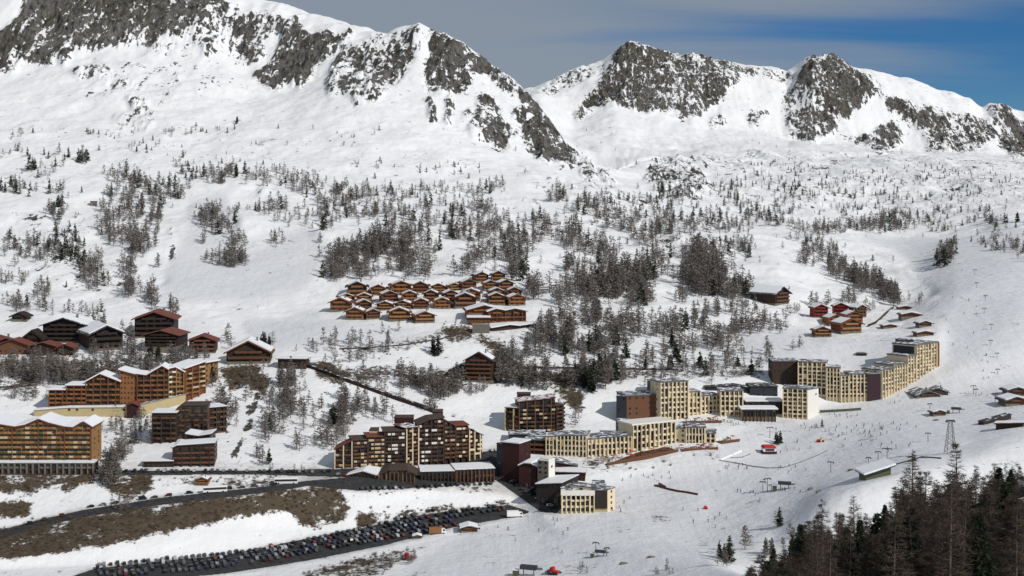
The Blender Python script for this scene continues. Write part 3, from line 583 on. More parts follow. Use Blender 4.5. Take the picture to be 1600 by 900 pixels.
C_ = [ (500,640,60,60,60,10,.03,0),(560,600,50,20,30,10,.02,0),(430,600,50,30,34,10,.02,0),(330,600,20,14,14,10,.02,0),(600,620,60,10,24,9,.02,.25),(100,625,60,6,10,8,0,0),(210,690,30,20,16,6,0,0),(1000,600,80,8,20,8,.1,0),(930,560,60,20,30,11,.05,0),(480,545,60,8,16,8,.02,0),
 # u, v(foot), ru, rv, n, height, pine share, tilt
 (85,250,50,12,10,12,.8,0),(50,265,6,3,3,16,1,0),(130,252,8,6,6,15,.3,0),(185,275,30,12,18,13,.2,0),(210,290,20,6,14,13,.3,0),(20,240,16,8,5,10,.2,0),(70,270,22,8,8,10,.1,0),(18,295,22,10,12,12,.4,0),
 (150,210,28,5,14,6,.4,.1),(275,210,28,5,9,8,.1,0),(330,205,40,6,8,7,.4,0),(210,200,25,12,8,5,.3,0),(25,208,20,6,8,6,.2,0),(370,192,3,3,2,9,1,0),(230,230,30,14,10,7,.4,0),(290,255,20,10,8,8,.4,0),(60,300,60,8,16,10,.3,0),
 (350,278,42,11,40,13,.15,0),(430,280,38,10,26,12,.1,0),(470,290,25,10,14,11,.1,0),(240,295,50,10,30,13,.2,0),(300,275,20,8,12,10,.3,0),(255,312,30,10,24,12,.1,0),
 (505,300,45,10,26,11,.1,0),(520,330,50,18,40,12,.1,0),(560,310,40,18,26,12,.1,0),(430,325,22,14,18,12,.2,0),(460,345,40,10,14,10,.1,0),(435,378,12,10,6,12,.1,0),(510,352,12,10,10,13,.2,0),
 (190,330,34,28,60,13,.05,0),(215,380,26,26,55,13,.02,0),(170,365,20,20,26,12,.02,0),(245,345,10,25,20,13,.02,0),
 (90,330,16,22,20,12,.35,0),(105,385,22,28,50,10,.5,.6),(40,385,40,12,26,11,.1,0),(70,400,40,14,30,10,.2,0),(145,430,22,26,40,12,.15,.2),(200,425,16,12,18,12,.05,0),(210,455,14,14,16,13,.05,0),(235,470,12,20,14,13,.05,0),
 (30,480,32,10,22,10,.05,0),(70,460,16,14,12,11,.05,0),(20,440,20,10,10,10,.05,0),(110,490,60,6,14,10,.05,0),(155,505,14,5,6,11,.1,0),(190,528,6,4,2,12,0,0),(270,490,10,10,8,14,.05,0),(205,540,10,14,6,13,0,0),
 (330,345,22,16,30,14,.05,.1),(345,362,16,12,16,12,.05,0),(355,408,26,12,32,13,.02,0),(372,385,12,22,12,11,.02,0),(318,380,3,3,2,12,0,0),(367,350,1,1,1,12,1,0),(322,405,3,2,2,8,0,0),(380,410,8,8,6,12,0,0),
 (246,417,3,2,1,13,0,0),(500,380,4,3,2,8,0,0),(386,330,26,5,12,8,.05,0),(405,330,10,3,4,8,.2,0),
 (545,410,38,24,75,14,.04,-.3),(600,385,44,24,85,14,.05,-.2),(650,395,36,24,50,14,.05,0),(520,435,18,8,12,14,.02,0),(575,430,18,12,14,13,.02,0),(625,425,22,12,16,13,.02,0),(665,430,10,10,8,14,0,0),
 (640,350,40,18,34,12,.1,0),(680,335,36,20,30,11,.15,0),(590,335,40,12,26,11,.1,0),(640,310,50,14,26,10,.1,0),(590,300,40,12,18,9,.15,0),(700,300,40,12,18,9,.2,0),(740,330,36,14,30,12,.15,0),(765,300,30,10,18,11,.15,0),(700,265,60,10,14,6,.5,0),(590,258,40,6,8,6,.6,0),
 (730,365,30,16,40,13,.15,0),(752,400,26,16,26,13,.05,0),(728,425,12,10,10,15,0,0),(780,360,24,18,34,12,.1,0),(805,390,24,26,48,14,.08,0),(810,430,16,14,20,15,.08,0),(830,460,14,16,16,15,.05,0),(845,360,22,22,32,13,.12,0),
 (870,310,16,12,16,13,.1,0),(910,330,30,16,34,12,.15,0),(895,375,28,20,44,14,.1,.4),(945,400,22,20,34,14,.1,0),(900,430,20,20,26,14,.05,0),(880,465,14,16,16,14,.05,0),(920,460,22,14,36,15,.06,0),(950,450,26,22,60,16,.05,0),(985,440,26,18,60,15,.08,0),(1000,470,22,12,40,14,.05,0),(1020,420,18,20,30,14,.1,0),
 (970,345,34,18,40,12,.15,0),(1010,370,30,20,44,12,.15,.3),(1050,350,30,22,50,12,.15,.2),(935,315,30,12,22,10,.3,0),(1000,320,40,16,30,9,.3,.1),(1060,310,40,14,34,9,.4,.2),(1030,290,18,16,22,8,.6,.4),(1075,285,20,14,18,7,.6,.6),
 (1100,440,36,26,125,17,.03,.1),(1090,400,26,14,40,15,.05,0),(1150,460,22,12,34,14,.05,0),(1165,485,18,8,16,12,.05,0),(1140,385,34,12,40,10,.3,.1),(1110,350,34,16,40,11,.2,.1),(1150,355,28,12,24,10,.2,0),(1165,400,10,10,6,10,.5,0),
 (1200,345,40,10,40,10,.2,.1),(1160,320,30,16,34,9,.3,0),(1230,320,40,16,34,9,.3,0),(1270,380,40,8,26,9,.2,.25),(1280,400,36,10,34,12,.05,.2),(1310,425,26,12,34,13,.05,.3),(1260,410,20,8,14,11,.05,.1),(1345,440,22,14,46,15,.05,.3),(1385,462,22,12,50,15,.05,.5),(1330,470,14,6,10,13,.02,0),(1360,485,10,5,6,11,.02,0),(1430,475,16,6,9,8,.05,0),
 (1290,360,44,8,48,10,.1,0),(1370,355,50,10,85,12,.12,0),(1410,340,40,8,40,9,.2,0),(1340,330,50,8,34,8,.2,0),(1450,345,34,8,22,8,.3,0),(1560,350,60,9,36,10,.3,0),(1500,330,50,10,26,8,.3,0),(1470,360,20,6,12,9,.5,0),(1478,405,16,12,34,15,.1,-.6),(1560,385,44,8,30,10,.2,.2),(1600,400,20,10,10,10,.1,.2),(1490,385,8,4,6,10,.3,0),
 (1230,262,60,10,34,6,.7,0),(1320,280,80,16,70,6,.6,.05),(1440,275,80,14,60,6,.6,0),(1550,285,60,16,40,6,.6,0),(1200,285,50,12,40,8,.5,.1),(1280,305,60,10,40,8,.3,0),(1400,310,60,10,34,8,.3,0),(1520,308,60,8,24,7,.4,0),(1140,300,40,14,34,8,.5,.1),
 (930,500,24,18,50,14,.05,0),(960,530,34,18,50,14,.05,0),(870,520,34,22,70,15,.04,0),(905,548,34,12,40,14,.08,0),(835,545,20,14,26,14,.02,0),(990,510,30,12,26,13,.05,0),(1030,520,34,14,40,13,.05,0),(1080,510,34,14,36,13,.05,0),(1120,540,26,14,30,14,.08,0),(1065,545,30,10,24,12,.05,0),(1150,520,24,14,26,13,.08,0),(1185,515,18,10,14,12,.02,0),(1205,510,14,12,14,12,.05,0),(1225,520,14,8,8,12,.05,0),(1240,490,20,6,9,10,.05,0),(1155,560,30,10,16,11,.1,0),(1200,560,6,12,7,14,.1,0),(1100,575,60,8,22,9,.2,0),(1280,478,26,5,9,11,.02,0),(1325,480,20,5,8,11,.02,0),
 (540,535,40,8,12,11,.02,0),(600,545,40,8,12,10,.02,0),(690,555,14,6,5,13,.6,0),(620,520,80,5,4,8,0,0),(560,560,40,10,24,7,.02,0),(640,600,40,12,44,11,.04,0),(690,610,36,14,50,13,.02,0),(740,612,36,8,22,9,.04,0),(795,592,22,14,34,13,.02,0),(800,565,26,10,26,13,.02,0),(840,600,30,14,44,13,.04,0),(920,600,34,14,50,14,.1,0),(960,588,26,10,30,13,.1,0),(575,640,40,14,20,11,.02,.2),(640,645,24,10,16,13,0,0),(675,645,6,6,4,12,0,0),
 (160,590,170,9,130,11,.02,0),(60,580,60,14,60,11,.02,0),(170,560,60,8,26,9,.02,0),(120,602,70,8,40,12,.02,0),(250,572,50,10,40,12,.02,0),(310,562,20,6,12,9,.02,0),(40,620,30,8,8,8,.02,0),
 (360,545,10,4,3,9,.02,0),(355,535,3,2,2,12,.0,0),(420,540,1,1,1,12,1,0),(413,545,6,4,3,9,1,0),(545,545,1,1,1,10,0,0),
 (440,640,20,20,30,12,.02,0),(450,605,18,12,22,12,.02,0),(425,680,14,16,14,11,.02,0),(410,720,14,10,8,8,.02,0),(352,640,12,14,16,13,.02,0),(365,650,10,20,10,9,.02,0),(480,640,10,14,6,10,.02,0),(521,665,1,1,1,16,1,0),(540,660,14,14,12,13,.02,0),(520,690,20,12,12,9,.02,0),(470,700,8,6,4,9,.02,0),(500,690,3,3,2,11,.02,0),(555,640,24,14,16,13,.02,0),(600,650,20,10,16,13,.02,0),(450,735,30,4,5,4,0,0),
 (200,660,36,22,30,8,.02,0),(190,715,10,8,14,10,.02,0),(170,750,10,16,16,13,.02,0),(190,790,20,8,10,6,0,0),(60,770,60,8,8,4,.1,0),
 (885,660,40,8,6,13,0,0),(924,612,1,1,2,16,1,0),(1112,600,1,1,1,9,0,0),
 (1060,470,14,8,12,13,.05,0),(1120,490,26,8,22,12,.05,0),(1010,560,50,12,30,11,.05,0),(1240,545,20,6,3,8,0,0),
 (1215,693,5,2,3,6,1,0),(1284,668,1,1,1,6,1,0),
 (1130,880,20,12,7,9,.2,0),(1162,858,3,2,1,9,0,0),(1212,820,1,1,1,7,0,0),(1218,822,1,1,1,8,1,0),(1235,838,1,1,1,9,0,0),(1195,862,2,2,1,6,1,0),(1195,870,16,10,7,6,.1,0),
 (915,895,14,4,3,6,0,0),(1040,895,20,5,7,4,0,0),(640,880,10,10,8,5,0,0),(600,885,20,10,8,5,0,0),
 (870,790,1,1,1,6,0,0),
]
for c in C_: cluster(*c[:8])
for _ in range(620):                        # stunted trees scattered over the open hillside
    u = rng.uniform(-50, 1650); v = rng.uniform(195, 500)
    if vnoise(np.array(u/55.), np.array(v/28.), 3) < .42 or (v > 420 and (480 < u < 850 or u > 1250)) or (u > 1400 and v > 395) or (250 < u < 500 and v > 330): continue
    plant('pine' if rng.random() < .35 else 'larch', u, v, rng.uniform(2.5, 8))
for u in np.linspace(905, 1190, 60):        # row along the upper lane
    plant('pine' if rng.random() < .15 else 'larch', u+rng.uniform(-4, 4), rng.uniform(574, 592), rng.uniform(6, 13))
NEARSTART = len(trees)
# the viewer's own hillside, lower right: tall larches with a few dark pines
def sky_line(u): return np.interp(u, [1150,1200,1240,1285,1330,1360,1400,1425,1460,1500,1530,1560,1600,1700,1900], [880,850,812,778,800,790,745,712,722,700,735,705,718,700,690])
def near_tree(kind, u, y, top=None, h=None):
    x = (u-800)/FPX*y; z = gz(x, y); vf = VH-FPX*z/y
    if h is None: h = (vf-top)*y/FPX
    trees.append((kind, u, vf, x, y, z, h))
for kind, u, y, top in [('larch',1425,262,703),('larch',1497,258,690),('pine',1560,262,728),('pine',1500,205,830),('pine',1383,270,788),('larch',1285,330,778),('larch',1335,322,772),('larch',1355,318,800),('larch',1525,280,725),('larch',1590,285,722),
        ('pine',1370,245,850),('larch',1440,285,735),('larch',1460,240,752),('pine',1452,200,850),('larch',1545,240,760),('larch',1600,235,745),('pine',1615,230,765),('pine',1330,280,850),('larch',1310,300,800),('larch',1245,345,832),('larch',1262,338,812),('pine',1425,225,835),
        ('larch',1480,215,775),('larch',1575,205,790),('larch',1530,195,790),('pine',1590,190,850),('larch',1410,215,800),('larch',1350,240,820),('larch',1225,355,838)]:
    near_tree(kind, u, y, top)
k = 0
while k < 300:
    u = rng.uniform(1170, 1720); y = rng.uniform(165, 335); crest = np.interp(u, [1170,1200,1300,1400,1450,1600,1720], [400,425,345,310,305,300,300])
    if y > crest-5: continue
    x = (u-800)/FPX*y; z = gz(x, y); vf = VH-FPX*z/y; top = sky_line(u)+rng.uniform(8, 75); h = (vf-top)*y/FPX
    h = min(h, rng.uniform(12, 20))
    if h < 6: continue
    near_tree('pine' if (rng.random() < .24 and h < 15.5) else 'larch', u, y, h=h); k += 1

def where_tree(u, v, y):
    near_ = y < 420 and u > 1100
    if near_:
        if u < 1290: return 'at the near forest lower left edge'
        if u < 1420: return 'in the left half of the near forest'
        if u < 1520: return 'in the near forest below the cable pylon'
        return 'at the near forest right end'
    zones = [((0,340,0,232),'on the high snow shelf below the left cliffs'),((0,320,232,305),'on the upper left slope under the snow shelf'),((320,520,232,305),'in the long line of trees across the upper left slope'),
     ((0,150,305,440),'on the rocky spur at the left edge'),((150,262,305,440),'in the big grove left of the dark gully'),((262,470,305,440),'in the small groves around the open piste at left'),((0,300,440,512),'on the slope above the dark left chalets'),
     ((0,335,512,620),'in the tree belt between the dark chalets and the orange apartments'),((300,480,590,740),'in the ravine by the stream right of the brown apartments'),((335,480,512,590),'beside the snow roofed restaurant chalet'),((480,620,590,740),'on the slope behind the brown balcony apartments'),
     ((480,700,200,440),'on the slope directly above the small chalets'),((700,860,200,455),'on the slope to the upper right of the small chalets'),((860,1040,200,480),'on the shoulder right of the small chalets'),((1040,1180,380,500),'in the dense grove left of the lone dark chalet'),
     ((1040,1260,270,380),'on the bumpy hillside above the dense grove'),((1180,1250,380,540),'around the lone dark chalet'),((1250,1450,375,500),'in the diagonal strip of wood above the red chalets'),((1180,1600,180,300),'on the high plateau under the right peaks'),((1180,1440,300,375),'in the band of wood across the upper right slope'),
     ((1440,1600,300,430),'beside the top of the wide piste at right'),((480,680,440,600),'around the lane below the small chalets'),((680,800,520,640),'around the dark red chalet block'),((800,900,455,600),'below the wooden lodge'),((900,1000,480,640),'above the long cream apartments'),
     ((1000,1210,500,620),'between the upper lane and the cream towers'),((100,320,620,800),'on the bank between the two left apartment blocks'),((0,100,600,800),'on the bank at the far left'),((1100,1260,640,760),'by the red kiosk on the snow front'),((1080,1260,800,900),'on the bright bank left of the near forest'),((560,700,840,900),'by the edge of the lower car park')]
    for (a, b, c, d), s in zones:
        if a <= u < b and c <= v < d: return s
    return 'scattered in the village' if v > 600 else 'scattered on the open snow slope'
def size_word(h): return 'tall' if h > 14 else ('middling' if h > 9.5 else 'small')
order = sorted(range(len(trees)), key=lambda i: -trees[i][6]/trees[i][4])
cnt = {'larch': 0, 'pine': 0}; rest = {'larch': [], 'pine': []}
for i in order:
    kind, u, v, x, y, z, h = trees[i]
    inview = -10 < u < 1610 and v-h*FPX/y < 905
    if inview and cnt[kind] < 300:
        cnt[kind] += 1
        dt = 2 if y < 420 else (1 if y < 1000 else 0)
        pr = PROTO[(kind, dt)][rng.integers(len(PROTO[(kind, dt)]))]
        nm = 'larch_tree' if kind == 'larch' else 'pine_tree'
        r = empty(nm, (x, y, z-.1), rng.uniform(0, 6.28)); s = h/pr[0]; ws = s*rng.uniform(.85, 1.2); r.scale = (ws, ws, s)
        obj('trunk', pr[1], r); obj('crown', pr[2], r)
        look = 'bare larch' if kind == 'larch' else 'dark green conifer'
        wh = where_tree(u, v, y)
        sh = 'slender ' if ws/s < .95 else ('broad ' if ws/s > 1.09 else '')
        lb = f'{size_word(h)} {sh}{look} {wh}'
        if len(lb.split()) > 16: lb = f'{size_word(h)} {look} {wh}'
        tag(r, lb, 'larch' if kind == 'larch' else 'pine', f'{"larches" if kind == "larch" else "conifers"} {wh}'[:90])
    else: rest[kind].append(trees[i])
for kind, L_ in rest.items():
    if not L_: continue
    T = []; MI = []
    for kd, u, v, x, y, z, h in L_:
        pr = PROTO[(kind, 0 if y > 420 else 1)]; pr = pr[rng.integers(len(pr))]
        a = rng.uniform(0, 6.28); s = h/pr[0]; ws = s*rng.uniform(.85, 1.2); c, sn = math.cos(a)*ws, math.sin(a)*ws
        Rm = np.array([[c, sn, 0], [-sn, c, 0], [0, 0, s]])
        for mi, tt in ((0, pr[3]), (1, pr[4])):
            T.append(tt@Rm+np.array([x, y, z-.1])); MI.append(np.full(len(tt), mi))
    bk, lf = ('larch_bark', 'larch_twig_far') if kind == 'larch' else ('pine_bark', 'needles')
    o = obj('larch_woodland' if kind == 'larch' else 'conifer_woodland', tri_mesh('woodland', np.concatenate(T), [M[bk], M[lf]], np.concatenate(MI)))
    tag(o, 'thin bare larch woodland spread over the mid and upper snow slopes' if kind == 'larch' else 'small dark conifers dotted over the upper snow slopes', 'woodland', kind='stuff')
# brushwood on the brown banks
BU = [bush(gg, 2.4) for _ in range(8)]; T = []; nb = 0
bv = samp(brown, Ug, Vg)*(~back)*(Yg > 560)
wgt = (bv*(Yg*1.0)).ravel(); rowcut = (Yg.ravel() < 1100)
# chance by ground area so the banks are evenly covered
dA = np.abs(np.gradient(Yg, axis=0))*np.abs(np.gradient(Xg, axis=1)); pr_ = np.where(rowcut, (bv**1.5*dA).ravel(), 0); pr_ /= pr_.sum()
for i in rng.choice(len(pr_), 3600, p=pr_):
    x, y, z = Xg.ravel()[i]+rng.uniform(-1, 1), Yg.ravel()[i], Zg.ravel()[i]
    a = rng.uniform(0, 6.28); s = rng.uniform(.3, .8); c, sn = math.cos(a)*s, math.sin(a)*s
    T.append(BU[rng.integers(8)]@np.array([[c, sn, 0], [-sn, c, 0], [0, 0, s]])+np.array([x, y, z]))
tag(obj('scrub', tri_mesh('scrub', np.concatenate(T), [M['scrub_twig']])), 'bare brown brushwood covering the banks beside the roads', 'brushwood', kind='stuff')
print('TREES', len(trees), cnt, {k: len(v) for k, v in rest.items()})
# ---------------------------------------------------------------- building materials
for k, c, kw in [
 ('cream', (.72,.61,.42), dict(var=.06, scale=.5)), ('white_render', (.74,.72,.66), dict(var=.05, scale=.5)), ('beige', (.52,.42,.27), dict(var=.08, scale=.5)),
 ('dark_wood', (.048,.029,.021), dict(var=.2, scale=1.2)), ('black_wood', (.030,.022,.019), dict(var=.2, scale=1.2)), ('brown_wood', (.135,.062,.032), dict(var=.2, scale=1.2)), ('rust_wood', (.16,.06,.03), dict(var=.18, scale=1.0)),
 ('orange_wood', (.26,.115,.045), dict(var=.15, scale=.8)), ('yellow_wood', (.30,.165,.062), dict(var=.15, scale=.8)), ('yellow_render', (.47,.385,.21), dict(var=.08, scale=.3)), ('pale_stone', (.16,.145,.12), dict(var=.25, scale=.7)),
 ('red_wood', (.22,.035,.025), dict(var=.2, scale=.8)), ('maroon', (.042,.012,.013), dict(var=.15, scale=.6)), ('purple', (.045,.018,.028), dict(var=.15, scale=.6)), ('slate', (.032,.036,.045), dict(var=.15, scale=.5)),  # slate: dark walls, also the painted shade of left-facing building sides
 ('roof_grey', (.12,.125,.135), dict(var=.15, scale=.3, snow=.35)), ('roof_dark', (.05,.045,.045), dict(var=.2, scale=.4, snow=.25)), ('roof_red', (.17,.055,.038), dict(var=.2, scale=.6)), ('roof_red_snowy', (.15,.06,.045), dict(var=.2, scale=.5, snow=.5)),
 ('roof_brown', (.075,.05,.04), dict(var=.2, scale=.6)), ('glass', (.018,.022,.026), dict(var=.1, scale=.4, rough=.15, spec=.5)), ('warm_glass', (.05,.038,.026), dict(var=.2, scale=.3, rough=.3)), ('steel', (.20,.21,.22), dict(var=.1, metallic=.6, rough=.45)),
 ('dark_steel', (.05,.05,.055), dict(var=.1)), ('concrete', (.25,.24,.225), dict(var=.12, scale=.5, snow=.3)), ('white_paint', (.8,.8,.8), dict(var=.03)), ('red_paint', (.5,.03,.03), dict(var=.08)), ('orange_paint', (.6,.2,.03), dict(var=.08)),
 ('yellow_paint', (.65,.45,.08), dict(var=.08)), ('blue_paint', (.05,.1,.3), dict(var=.08)), ('black_paint', (.018,.018,.02), dict(var=.1, rough=.3)), ('grey_paint', (.2,.21,.23), dict(var=.1, rough=.4)), ('silver_paint', (.45,.46,.48), dict(var=.05, rough=.35)),
 ('navy_paint', (.03,.04,.08), dict(var=.1, rough=.35)), ('green_wood', (.09,.10,.06), dict(var=.15)), ('tyre', (.02,.02,.02), dict(var=.1)), ('skin', (.5,.32,.22), dict(var=.05))]:
    M[k] = mat(k, c, **({'rough': .8} | kw))

_mc = {}
def cached(key, fn):
    if key not in _mc: _mc[key] = fn()
    return _mc[key]
def window_mesh(w, h, glass='glass', frame=None):
    w = round(w, 1); h = round(h, 1)
    def f():
        m = MB().box(-w/2, w/2, -.05, .05, 0, h)
        return m.mesh('window', M[glass])
    return cached(('win', w, h, glass), f)
def balcony_mesh(w, m, rail=1.0, d=1.3):
    w = round(w, 1)
    def f():
        b = MB().box(-w/2, w/2, -d, 0, -.18, 0)
        b.box(-w/2, w/2, -d-.06, -d+.06, .12, rail); b.box(-w/2-.04, -w/2+.06, -d, 0, 0, rail); b.box(w/2-.06, w/2+.04, -d, 0, 0, rail)
        return b.mesh('balcony', M[m])
    return cached(('bal', w, m, rail, d), f)
def place(name, me, parent, loc):
    o = obj(name, me, parent); o.location = loc; return o
def gp(p):
    return hit(*p) if len(p) == 2 else at(*p)
def strip(mb, pts, y0, y1, lo, hi):
    for (x0, z0), (x1, z1) in zip(pts[:-1], pts[1:]):
        mb.hexa([(x0,y0,z0+lo),(x1,y0,z1+lo),(x1,y1,z1+lo),(x0,y1,z0+lo)], [(x0,y0,z0+hi),(x1,y0,z1+hi),(x1,y1,z1+hi),(x0,y1,z0+hi)])
def block(label, A, B, top, depth, floors, bays, style='cream', wall='cream', trim='cream', roof='roof_grey', snow=0.0, over=.5, group=None, cat='apartment block', name='apartment_block', skip=.12, glass='glass', bal=('brown_wood',), gbase=0, chim=0, seed=None, sidewin=True, frame=True, thick=.45):
    """A, B: feet of the front wall; top: row of the roof line at A or list of (fraction, row)"""
    rs = random.Random(seed if seed is not None else label)
    pA = gp(A); pB = gp(B); dx_, dy_ = pB.x-pA.x, pB.y-pA.y; W = math.hypot(dx_, dy_); ang = math.atan2(dy_, dx_)
    root = empty(name, pA, ang); tag(root, label, cat, group)
    if not isinstance(top, list): top = [(0, top), (1, top)]
    def zt(fr, v):        # height of the roof line above A's foot
        y = pA.y   # heights are set at A's distance
        return (VH-v)/FPX*y-pA.z
    line = [(fr*W, zt(fr, v)) for fr, v in top]
    dz = pB.z-pA.z
    zb = lambda x: dz*x/W
    H = max(z for _, z in line); zlow = min(0, dz)
    m = MB(); m.prism([(0, zlow-5), (W, zlow-5)] + [(x, z) for x, z in reversed(line)], 0, depth)
    m.build('wall', M[wall], root)
    r = MB(); ln = list(line); 
    if over:
        s0 = (line[1][1]-line[0][1])/(line[1][0]-line[0][0]+1e-6); s1 = (line[-1][1]-line[-2][1])/(line[-1][0]-line[-2][0]+1e-6)
        ln = [(line[0][0]-over, line[0][1]-s0*over)] + line[1:-1] + [(line[-1][0]+over, line[-1][1]+s1*over)]
    strip(r, ln, -over*1.6, depth+over, .004, thick); ro = r.build('roof', M[roof], root)
    if snow:
        s = MB(); strip(s, [(x, z) for x, z in ln], -over*1.6+.15, depth+over-.1, thick+.003, thick+snow); s.build('roof_snow', M['snow'], ro)
    for _ in range(chim):
        x = rs.uniform(.2, .8)*W; zz = np.interp(x, [p[0] for p in line], [p[1] for p in line]); c = MB().box(x-.6, x+.6, depth*.5, depth*.5+1.2, zz-.5, zz+2.0); c.build('chimney', M['pale_stone'], ro)
    fh = H/floors; bw = W/bays
    wins = []; bals = []; fr_ = MB(); sp_ = MB()
    lz = lambda x: np.interp(x, [p[0] for p in line], [p[1] for p in line])
    for j in range(floors):
        for i in range(bays):
            x = (i+.5)*bw; z = j*fh
            if z < zb(x)-.6 or z+fh*.8 > lz(x): continue
            if style == 'cream':
                if rs.random() < skip: continue
                ww = bw*rs.choice([.5, .66, .78, .78]); wh = fh*rs.choice([.55, .70, .76])
                if rs.random() < .18 and j < floors-1:
                    wins.append((x, z+fh*.2, ww, fh*1.55))
                elif rs.random() < .3:
                    wins.append((x-bw*.2, z+fh*.22, bw*.28, wh)); wins.append((x+bw*.2, z+fh*.22, bw*.28, wh))
                else: wins.append((x+rs.uniform(-.05, .05)*bw, z+fh*.2, ww, wh))
            elif style == 'balcony':
                wins.append((x, z+.15, bw*.8, fh*.74))
                if rs.random() > skip: bals.append((x, z+.1, bw*.96, rs.choice(bal)))
            else:
                if rs.random() < skip: continue
                wins.append((x, z+fh*.35, min(1.3, bw*.4), min(1.2, fh*.42)))
    if style == 'cream' and frame:
        for i in range(bays+1):
            x = min(W-.25, max(.25, i*bw)); w2 = rs.choice([.22, .28, .36])
            fr_.box(x-w2, x+w2, -1.25, .01, zb(x)-3, lz(x)-.05)
        for j in range(1, floors+1):
            for i in range(bays):
                if rs.random() < .34: continue
                x0, x1 = i*bw+.2, (i+1)*bw-.2; z = j*fh
                if z < zb((x0+x1)/2)+.5 or z > lz((x0+x1)/2)-.2: continue
                fr_.box(x0, x1, -.7 if rs.random() < .5 else -.35, .012, z-.55, z+.35)
        fr_.build('facade_frame', M[trim], root)
    if style == 'balcony' and frame:
        st = max(2, bays//5)
        for i in list(range(0, bays+1, st)):
            x = min(W-.2, max(.2, i*bw)); fr_.box(x-.25, x+.25, -1.45, .01, zb(x)-3, lz(x)-.3)
        fr_.build('facade_frame', M[trim], root)
    extra = MB()
    for n_, (x, z, ww, wh) in enumerate(wins):
        if n_ < 99: place('window', window_mesh(ww, wh, glass), root, (x, -.03, z))
        else: extra.box(x-ww/2, x+ww/2, -.08, .02, z, z+wh)
    if extra.v:
        o = extra.build('window', M[glass], root); o['kind'] = 'stuff'
    extra = {}
    for n_, (x, z, ww, bm) in enumerate(bals):
        if n_ < 99: place('balcony', balcony_mesh(ww, bm), root, (x, 0, z))
        else: extra.setdefault(bm, MB()).box(x-ww/2, x+ww/2, -1.3, 0, z-.15, z+.95)
    for bm, e in extra.items():
        o = e.build('balcony', M[bm], root); o['kind'] = 'stuff'; 
    if sidewin:            # a few windows in the end walls
        for sx, xx, zz0 in ((-1, 0, 0), (1, W, dz)):
            for j in range(floors):
                for q in range(2):
                    z = j*fh+fh*.3; y = depth*(.3+.4*q)
                    if z > zz0-.2 and z+1.4 < lz(xx)-.3 and rs.random() < .7:
                        o = place('window', window_mesh(1.3, 1.3, glass), root, (xx+sx*.03, y, z)); o.rotation_euler = (0, 0, R(90))
    if gbase:
        MB().box(-.3, W+.3, -.35, depth+.2, zlow-5.2, gbase).build('plinth', M['pale_stone'], root)
    return root, W, H

# ================================================================ cream complex on the right (stepping up to the tall end block)
G = 'stepped cream apartment blocks on the right'
kw = dict(group=G, roof='roof_grey', over=.25, thick=.7)
block('cream block at the far left of the right complex with dark reddish wall', (1207,642,905), (1247,637,905), 565, 15, 8, 5, 'plain', 'dark_wood', 'dark_wood', bal=('brown_wood',), skip=.3, **kw)
block('tall cream block with wide dark loggias behind the white tower', (1247,622,898), (1291,621,893), 566, 14, 9, 6, 'cream', 'cream', skip=.02, glass='warm_glass', **kw)
block('narrow cream block one step below the tall loggia block', (1291.5,621,891), (1313,621,889), 575, 13, 7, 4, 'cream', 'cream', skip=.05, glass='warm_glass', **kw)
block('lowest narrow cream block in the middle of the right complex', (1313.5,621,888), (1326,621,888), 587, 13, 6, 2, 'cream', skip=.05, **kw)
block('long low cream block with grey roof left of the purple block', (1326.5,621,888), (1356,621,888), 585, 14, 6, 5, 'cream', skip=.06, **kw)
block('dark purple faced block between two cream blocks', (1356.5,622,886), (1376,622,888), 585, 15, 6, 4, 'plain', 'purple', skip=.25, **kw)
block('cream block just right of the purple faced block', (1376.5,619,888), (1395,611,898), 579, 14, 6, 4, 'cream', skip=.05, **kw)
block('middle cream step with a dark left end wall', (1395.5,611,899), (1416,605,907), 571, 15, 7, 5, 'cream', skip=.05, **kw)
block('cream step directly left of the tall end block', (1416.5,605,908), (1430,600,914), 557, 15, 9, 3, 'cream', skip=.05, **kw)
rt, W_, H_ = block('tallest cream end block with brown panel at its right end', (1430.5,600,914), (1466,584,934), 540, 17, 11, 8, 'cream', skip=.04, **kw)
MB().box(W_-3.6, W_-.35, -1.15, -.96, 3, H_-1.5).build('end_panel', M['brown_wood'], rt)
MB().box(-.25, -.06, 1, 16, 6, H_-.8).build('end_panel', M['slate'], rt)  # dark sheet paints the shade on the left end wall
for u, a, b, y, s in ((1404,532,556,930,'dark slate stair tower beside the tallest cream block'),(1395.5,574,610,915,'dark slate stair tower behind the middle cream step')):  # first box: shaded left wall of the tallest block, shade painted dark
    block(s, (u,b+30,y), (u+24,b+30,y), a if u == 1404 else 569, 8, 8, 2, 'plain', 'slate', skip=.8, name='tower_volume', cat='tower', roof='roof_dark', over=.1, group='dark tower volumes')
rt, W_, H_ = block('free standing cream tower on the snow front with blank right wall', (1223,652,862), (1262,653,858), 607, 14, 7, 5, 'cream', skip=.0, glass='warm_glass', group=G, over=.3, thick=.7)
block('pale windowless end wall block joined to the cream tower', (1262.3,653,858), (1279,651,866), 609, 12, 7, 2, 'plain', 'white_render', skip=.95, over=.3, group=G, thick=.6)
block('low dark link building left of the cream tower', (1166,650,868), (1223,650,868), 628, 12, 2, 6, 'cream', 'slate', 'dark_wood', name='link_building', cat='building', over=.6, snow=.5, group=None, glass='glass')
block('dark blue roofed hall behind the low link building', (1172,640,890), (1215,640,890), 604, 16, 4, 5, 'plain', 'slate', name='hall', cat='building', roof='roof_dark', over=.4, skip=.6)
block('glazed ski reception hall under a flat snowy roof', (1160,654,855), (1212,654,855), 640, 10, 1, 9, 'cream', 'beige', 'dark_wood', name='reception_hall', cat='building', over=1.2, snow=.6, skip=0)

